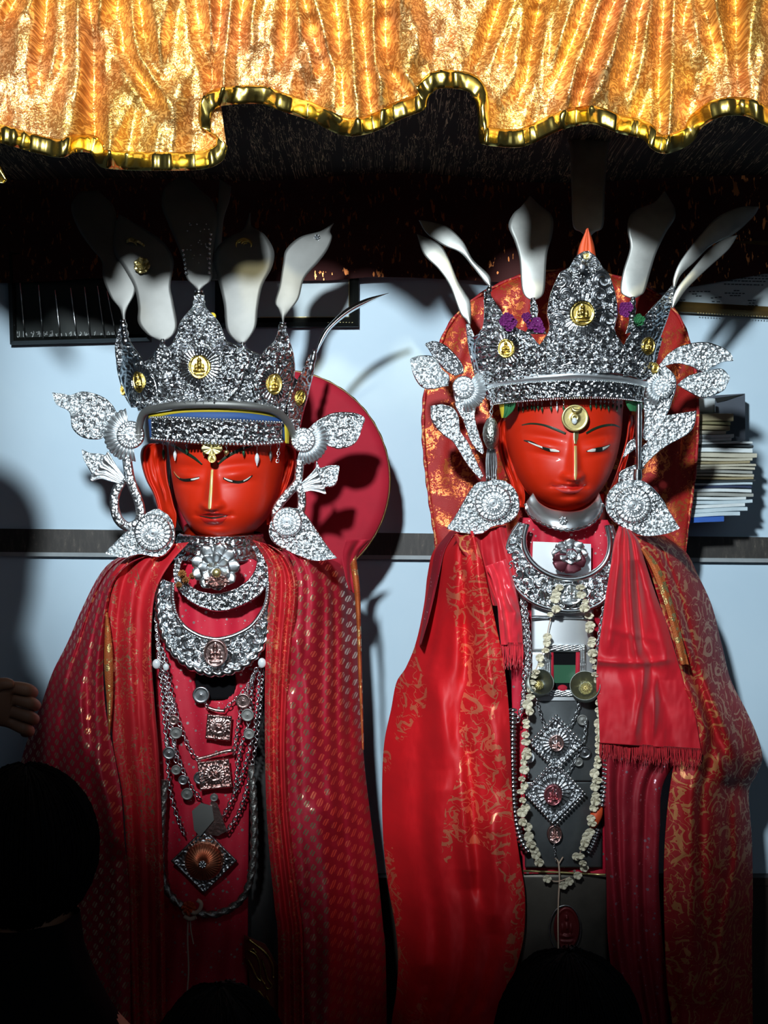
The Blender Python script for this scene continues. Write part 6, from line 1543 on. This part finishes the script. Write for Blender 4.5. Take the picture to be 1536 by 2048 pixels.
def discs(mb, P3, gap, r):
    d_ = np.concatenate([[0], np.cumsum(np.linalg.norm(np.diff(P3, axis=0), axis=1))]); n = int(d_[-1]/gap)
    T = np.gradient(P3, axis=0)
    for s_ in np.linspace(0, d_[-1], n):
        p = np.array([np.interp(s_, d_, P3[:, k]) for k in range(3)]); tt = np.array([np.interp(s_, d_, T[:, k]) for k in range(3)]); tt /= np.linalg.norm(tt)
        mb.tube([p-tt*gap*0.45, p-tt*gap*0.2, p+tt*gap*0.2, p+tt*gap*0.45], [r*0.35, r, r, r*0.35], 10)
discs(b, P3, 0.0078, 0.0080)
b.build('rope', M['silver'], t)
b = MB(); discs(b, path3([(1212, 1475), (1214, 1520), (1210, 1570), (1204, 1610)], -0.118, 60), 0.0078, 0.0080)
b.build('rope', M['silver'], t)
b = MB(); ruled(b, [(1184, 1618), (1178, 1640), (1180, 1658)], [(1206, 1608), (1204, 1634), (1192, 1656)], 10, 16, lambda px, py, u, v: -0.119-0.008*np.sin(u*PI)*np.sin(v*PI), thick=0.004); b.build('orange_tuft', M['orange_cloth'], t)
b = MB(); discs(b, path3([(1196, 1660), (1188, 1685), (1178, 1705)], -0.112, 20), 0.005, 0.005); b.build('rope_end', M['silver_dark'], t)
coin('white_disc', 1058, 1515, 11, -0.118, M['pearl'], t, 0.001)

# ---- garland of cream blossoms
t = thing('garland', 'long withered garland of cream blossoms around the chest plates of the right statue', 'garland', WP(1125, 1725, -0.12))
GL = [[(1118, 1172), (1108, 1215), (1098, 1250), (1092, 1285), (1080, 1320), (1064, 1360), (1058, 1400), (1054, 1450), (1050, 1500), (1046, 1550), (1046, 1600), (1050, 1650), (1062, 1690), (1076, 1725)],
      [(1158, 1178), (1170, 1215), (1178, 1250), (1186, 1300), (1194, 1350), (1200, 1410), (1196, 1470), (1192, 1530), (1188, 1590), (1184, 1640), (1174, 1680), (1160, 1706), (1168, 1725)]]
b = MB()
for P in GL:
    b.tube(path3(P, -0.136+0.016, 80), 0.0010, 5)
b.build('string', M['twine'], t)
rs = random.Random(11)
for gi, P in enumerate(GL):
    Q = smooth_path(P, 40)
    for k, (x, y_) in enumerate(Q):
        if rs.random() < (0.25 if 4 < k < 14 and gi == 0 else 0.0):
            continue
        d = MB(); yy = -0.139 if y_ < 1225 else -0.125
        flower(d, x+rs.uniform(-4, 4), y_+rs.uniform(-4, 4), rs.uniform(7, 11), yy, 5, 1 if k % 3 else 2, 0.006, k+gi*50, rs.uniform(0.6, 1.1), 1.2)
        d.build('blossom', M['petal'], t)
t = thing('twine', 'cream twine hanging from the garland down the brown skirt plate', 'string', WP(1118, 1905, -0.11))
b = MB(); b.tube(path3([(1110, 1716), (1117, 1726), (1119, 1760), (1117, 1800), (1116, 1850), (1117, 1910)], -0.112, 60), 0.0016, 6); b.tube(path3([(1126, 1714), (1118, 1727)], -0.112, 8), 0.0014, 6); b.tube(path3([(1090, 1757), (1105, 1762), (1120, 1762), (1140, 1754)], -0.112, 20), 0.0011, 5); b.build('strand', M['twine'], t)
for k, (x, y_) in enumerate(((1094, 1757), (1126, 1770), (1138, 1762), (1155, 1750), (1152, 1712), (1168, 1735))):
    d = MB(); flower(d, x, y_, 9, -0.116, 5, 1, 0.006, k+70, 0.9, 1.2); d.build('blossom', M['petal'], t)
t = thing('hanging_medal', 'dim reddish oval medal low on the brown skirt plate', 'pendant', WP(1133, 1905, -0.108))
b = MB(); polar(b, 1133, 1856, 34, -0.106, deity_h(0.008), 22, 56, 0.75, 1.25); b.build('medal', plain('dim_red_enamel', (0.14, 0.012, 0.014), 0.4, 0.3), t)
b = MB(); th = np.linspace(0, 2*PI, 60); b.tube(np.stack([WP(1130, 0, -.108).x+0.030*np.cos(th), -0.110+0*th, WP(0, 1858, -.108).z+0.046*np.sin(th)], -1), 0.0014, 6, twist=1.0, lobes=2, cap=False); b.build('wire_edge', M['silver_dark'], t)
b = MB(); b.tube(path3([(978, 1382), (986, 1385)], -0.12, 4), 0.003, 6); o = b.build('yellow_scrap', M['yellow_cloth']); tag(o, 'tiny yellow scrap in a fold of the scarlet left sleeve, right statue', 'scrap')

# ================================================================ PEOPLE in front (dark, backs to the camera)
def skin_figure(name, verts, edges, radii, mat, parent, org, sub=2):
    me = bpy.data.meshes.new(name)
    me.from_pydata([tuple(Vector(v)-org) for v in verts], edges, [])
    me.materials.append(mat)
    o = bpy.data.objects.new(name, me); COL.objects.link(o)
    md = o.modifiers.new('skin', 'SKIN'); md.use_smooth_shade = True
    sv_ = me.skin_vertices[0].data
    for i, r in enumerate(radii):
        sv_[i].radius = r if isinstance(r, tuple) else (r, r)
    sv_[0].use_root = True
    sb = o.modifiers.new('sub', 'SUBSURF'); sb.levels = sub; sb.render_levels = sub
    o.parent = parent
    ORG[o.name] = org
    return o
def hair_cap(parent, c, r, sc=(0.92, 1.08, 1.05), low=0.30, seed=0, pitch=0.0):
    """thick straight hair: strands laid from the crown over the skull"""
    b = MB(); rs = np.random.RandomState(seed+1)
    th = np.linspace(0.0, PI*(0.5+low), 30)[:, None]; ph = np.linspace(0, 2*PI, 60, endpoint=False)[None]
    rr = r*(0.97+0.03*vnoise(np.cos(ph)*2+5+0*th, np.sin(ph)*2+5+th, seed+1))
    S = lambda th, ph, rr: np.stack([np.sin(th)*np.cos(ph)*rr*sc[0], np.sin(th)*np.sin(ph)*rr*sc[1], np.cos(th)*rr*sc[2]], -1)
    b.grid(S(th, ph, rr)+np.array(c), closed=True, flip=True)
    for k in range(620):
        p0 = 2*PI*rs.rand(); n = 9
        t0 = 0.05+0.7*rs.rand()**1.5; t1 = PI*(0.5+low*(0.75+0.4*rs.rand()))
        t = np.linspace(t0, t1, n); p = p0+0.25*(rs.rand()-0.5)*np.linspace(0, 1, n)
        q = r*(0.985+0.05*rs.rand()+0.02*np.sin(t*3+p0*5))
        b.tube(S(t, p, q+0*t)+np.array(c), np.linspace(0.0016, 0.0007, n), 4, cap=False)
    return b.build('hair', M['hair'], parent)
def seated(name, label, hx, hy, hz, r, face_dir=1.0, seed=0, lean=0.0, arm=False):
    """kneeling on the floor, back to the camera, head slightly bowed"""
    t = thing(name, label, 'person', (hx, hy, 0.0))
    org = Vector((hx, hy, 0))
    k = r/0.10
    hip = Vector((hx+lean, hy-0.10, 0.20)); ch = Vector((hx+lean*0.4, hy-0.05, hz-0.42*k)); nk = Vector((hx, hy-0.03, hz-0.155*k)); jaw = Vector((hx, hy+0.02, hz-0.075*k)); top = Vector((hx, hy, hz+0.02*k))
    V = [hip, (hip+ch)/2, ch, ch+Vector((0, 0, 0.13*k)), nk, jaw, top]
    E = [(0, 1), (1, 2), (2, 3), (3, 4), (4, 5), (5, 6)]
    Rr = [(0.13, 0.12), (0.125, 0.11), (0.14, 0.11), (0.11, 0.085), 0.058, (0.075, 0.085), (0.078, 0.09)]
    for s_ in (-1, 1):
        i = len(V)
        sh = ch+Vector((s_*0.150*k, 0, 0.09*k)); el = sh+Vector((-s_*0.01, 0.05, -0.27*k)); wr_ = el+Vector((-s_*0.09, 0.09, -0.03)); hd_ = wr_+Vector((-s_*0.06, 0.06, 0.03))
        V += [sh, el, wr_, hd_]; E += [(3, i), (i, i+1), (i+1, i+2), (i+2, i+3)]; Rr += [0.062, 0.046, 0.031, (0.040, 0.018)]
        j = len(V)
        for f_i, (dx, ln) in enumerate(((-0.030, 0.055), (-0.011, 0.068), (0.008, 0.063), (0.026, 0.048))):
            V += [hd_+Vector((dx, 0.035, 0.01)), hd_+Vector((dx, 0.035+ln*0.55, 0.018)), hd_+Vector((dx*1.05, 0.035+ln, 0.006))]
            m_ = j+f_i*3; E += [(i+3, m_), (m_, m_+1), (m_+1, m_+2)]; Rr += [0.010, 0.0085, 0.007]
        m_ = len(V); V += [wr_+Vector((-s_*0.045, 0.02, 0.01)), wr_+Vector((-s_*0.062, 0.055, 0.018))]; E += [(i+2, m_), (m_, m_+1)]; Rr += [0.011, 0.008]
        i = len(V); kn = hip+Vector((s_*0.085, 0.26, -0.125)); an = hip+Vector((s_*0.07, -0.06, -0.155))
        V += [hip+Vector((s_*0.07, 0.05, -0.02)), kn, an]; E += [(0, i), (i, i+1), (i+1, i+2)]; Rr += [0.085, 0.06, 0.042]
    skin_figure('body', V, E, Rr, M['skin'], t, org)
    # loose dark garment over back and shoulders
    a = np.linspace(0, 2*PI, 60, endpoint=False)
    prof = [(nk.z+0.078*k, 0.080, 0.080), (nk.z+0.03*k, 0.085, 0.078), (nk.z-0.03*k, 0.105, 0.09), (ch.z+0.13*k, 0.180*k, 0.120), (ch.z+0.05*k, 0.205*k, 0.140), (ch.z-0.08, 0.17*k, 0.14), (hip.z+0.10, 0.155*k, 0.14), (hip.z-0.06, 0.15*k, 0.15), (0.02, 0.15*k, 0.16)]
    G = []
    for zz_, ax, ay in prof:
        f_ = (zz_-hip.z)/(ch.z-hip.z) if ch.z != hip.z else 0
        cx2 = hip.x+(nk.x-hip.x)*min(max(f_, 0), 1.3)/1.3
        fold = 1+0.03*np.sin(a*9+zz_*20)
        G.append(np.stack([cx2+ax*np.cos(a)*fold, hy-0.06+ay*np.sin(a)*fold, zz_+0*a], -1))
    b = MB(); b.grid(np.array(G), closed=True, flip=True); b.build('garment', M['black_cloth'], t)
    hair_cap(t, (hx, hy-0.012, hz+0.004*k), r*1.12, low=0.41, seed=seed)
    for s_ in (-1, 1):
        pass
    return t
def headpos(px, py, y):
    return WP(px, py, y)
p = headpos(1135, 2068, -0.85); seated('person', 'person in black with black hair kneeling in front of the right statue', p.x, -0.85, p.z, 0.092, seed=3)
p = headpos(442, 2130, -1.02); seated('person', 'person in black, only the crown of black hair showing below the left statue', p.x, -1.02, p.z, 0.080, seed=5)
p = headpos(56, 1694, -0.86); lp = seated('person', 'person in black with thick black hair at the lower left edge', p.x, -0.86, p.z, 0.090, seed=8)
b = MB(); b.sphere((WP(2, 1694, -0.94).x, -0.945, WP(0, 1694, -0.94).z), 0.017, 12, 8, (.8, .7, 1.5)); b.build('ear', M['skin'], lp)

# person standing side-on just outside the left edge, only the raised hand shows
hxp, hyp = -0.768, -0.50
t = thing('person', 'person at the left edge with one hand reaching toward the crimson robe', 'person', (hxp, hyp, 0.0))
org = Vector((hxp, hyp, 0))
V = [Vector((hxp, hyp, 1.00)), Vector((hxp, hyp, 1.18)), Vector((hxp, hyp, 1.37)), Vector((hxp, hyp, 1.51)), Vector((hxp, hyp, 1.60)), Vector((hxp+0.02, hyp, 1.68)), Vector((hxp, hyp, 1.78))]
E = [(i, i+1) for i in range(6)]; Rr = [(0.10, 0.14), (0.10, 0.13), (0.11, 0.15), (0.075, 0.09), 0.055, (0.085, 0.072), (0.09, 0.075)]
for s_ in (-1, 1):
    i = len(V); V += [Vector((hxp, hyp+s_*0.09, 0.92)), Vector((hxp+0.02, hyp+s_*0.10, 0.50)), Vector((hxp, hyp+s_*0.10, 0.08)), Vector((hxp+0.10, hyp+s_*0.11, 0.04))]; E += [(0, i), (i, i+1), (i+1, i+2), (i+2, i+3)]; Rr += [0.09, 0.062, 0.042, (0.045, 0.03)]
i = len(V); V += [Vector((hxp-0.01, hyp+0.17, 1.46)), Vector((hxp-0.05, hyp+0.20, 1.18)), Vector((hxp+0.0, hyp+0.18, 0.96)), Vector((hxp+0.01, hyp+0.18, 0.87))]; E += [(3, i), (i, i+1), (i+1, i+2), (i+2, i+3)]; Rr += [0.058, 0.044, 0.03, (0.04, 0.02)]
hy2 = -0.60
wrist = Vector((WP(-48, 1402, hy2).x, hy2, WP(0, 1402, hy2).z)); palm = Vector((WP(-2, 1408, hy2).x, hy2, WP(0, 1408, hy2).z))
i = len(V); V += [Vector((hxp, hyp-0.16, 1.45)), Vector((hxp-0.05, hyp-0.20, 1.20)), wrist, palm]; E += [(3, i), (i, i+1), (i+1, i+2), (i+2, i+3)]; Rr += [0.058, 0.044, 0.031, (0.026, 0.040)]
for f_i, (z0, zlen, dz) in enumerate(((1374, 58, 4), (1396, 66, 8), (1420, 62, 12), (1442, 48, 14))):
    j = len(V); yo = hy2-0.004+0.006*f_i
    V += [Vector((WP(22, z0, yo).x, yo, WP(0, z0, yo).z)), Vector((WP(20+zlen*0.66, z0+dz, yo).x, yo-0.006, WP(0, z0+dz, yo).z)), Vector((WP(20+zlen*0.70, z0+dz+9, yo).x, yo+0.022, WP(0, z0+dz+12, yo).z)), Vector((WP(8+zlen*0.5, z0+dz+14, yo).x, yo+0.034, WP(0, z0+dz+18, yo).z))]
    E += [(i+3, j), (j, j+1), (j+1, j+2), (j+2, j+3)]; Rr += [0.0118, 0.0108, 0.0092, 0.0072]
j = len(V); V += [Vector((WP(-16, 1376, hy2).x, hy2-0.014, WP(0, 1378, hy2).z)), Vector((WP(14, 1360, hy2).x, hy2-0.020, WP(0, 1362, hy2).z)), Vector((WP(38, 1364, hy2).x, hy2-0.018, WP(0, 1366, hy2).z))]
E += [(i+2, j), (j, j+1), (j+1, j+2)]; Rr += [0.013, 0.0105, 0.0085]
skin_figure('body', V, E, Rr, M['skin'], t, org)
a = np.linspace(0, 2*PI, 60, endpoint=False); G = []
for zz_, ax, ay in ((1.585, .072, .072), (1.53, .09, .11), (1.48, .11, .19), (1.40, .125, .225), (1.24, .125, .21), (1.0, .12, .19), (0.6, .125, .17), (0.12, .13, .17)):
    G.append(np.stack([hxp+ax*np.cos(a)*(1+.02*np.sin(a*8)), hyp+ay*np.sin(a)*(1+.02*np.sin(a*8)), zz_+0*a], -1))
b = MB(); b.grid(np.array(G), closed=True, flip=True); b.build('garment', M['black_cloth'], t)
hair_cap(t, (hxp-0.012, hyp, 1.775), 0.104, sc=(1.05, 0.92, 1.05), seed=12)
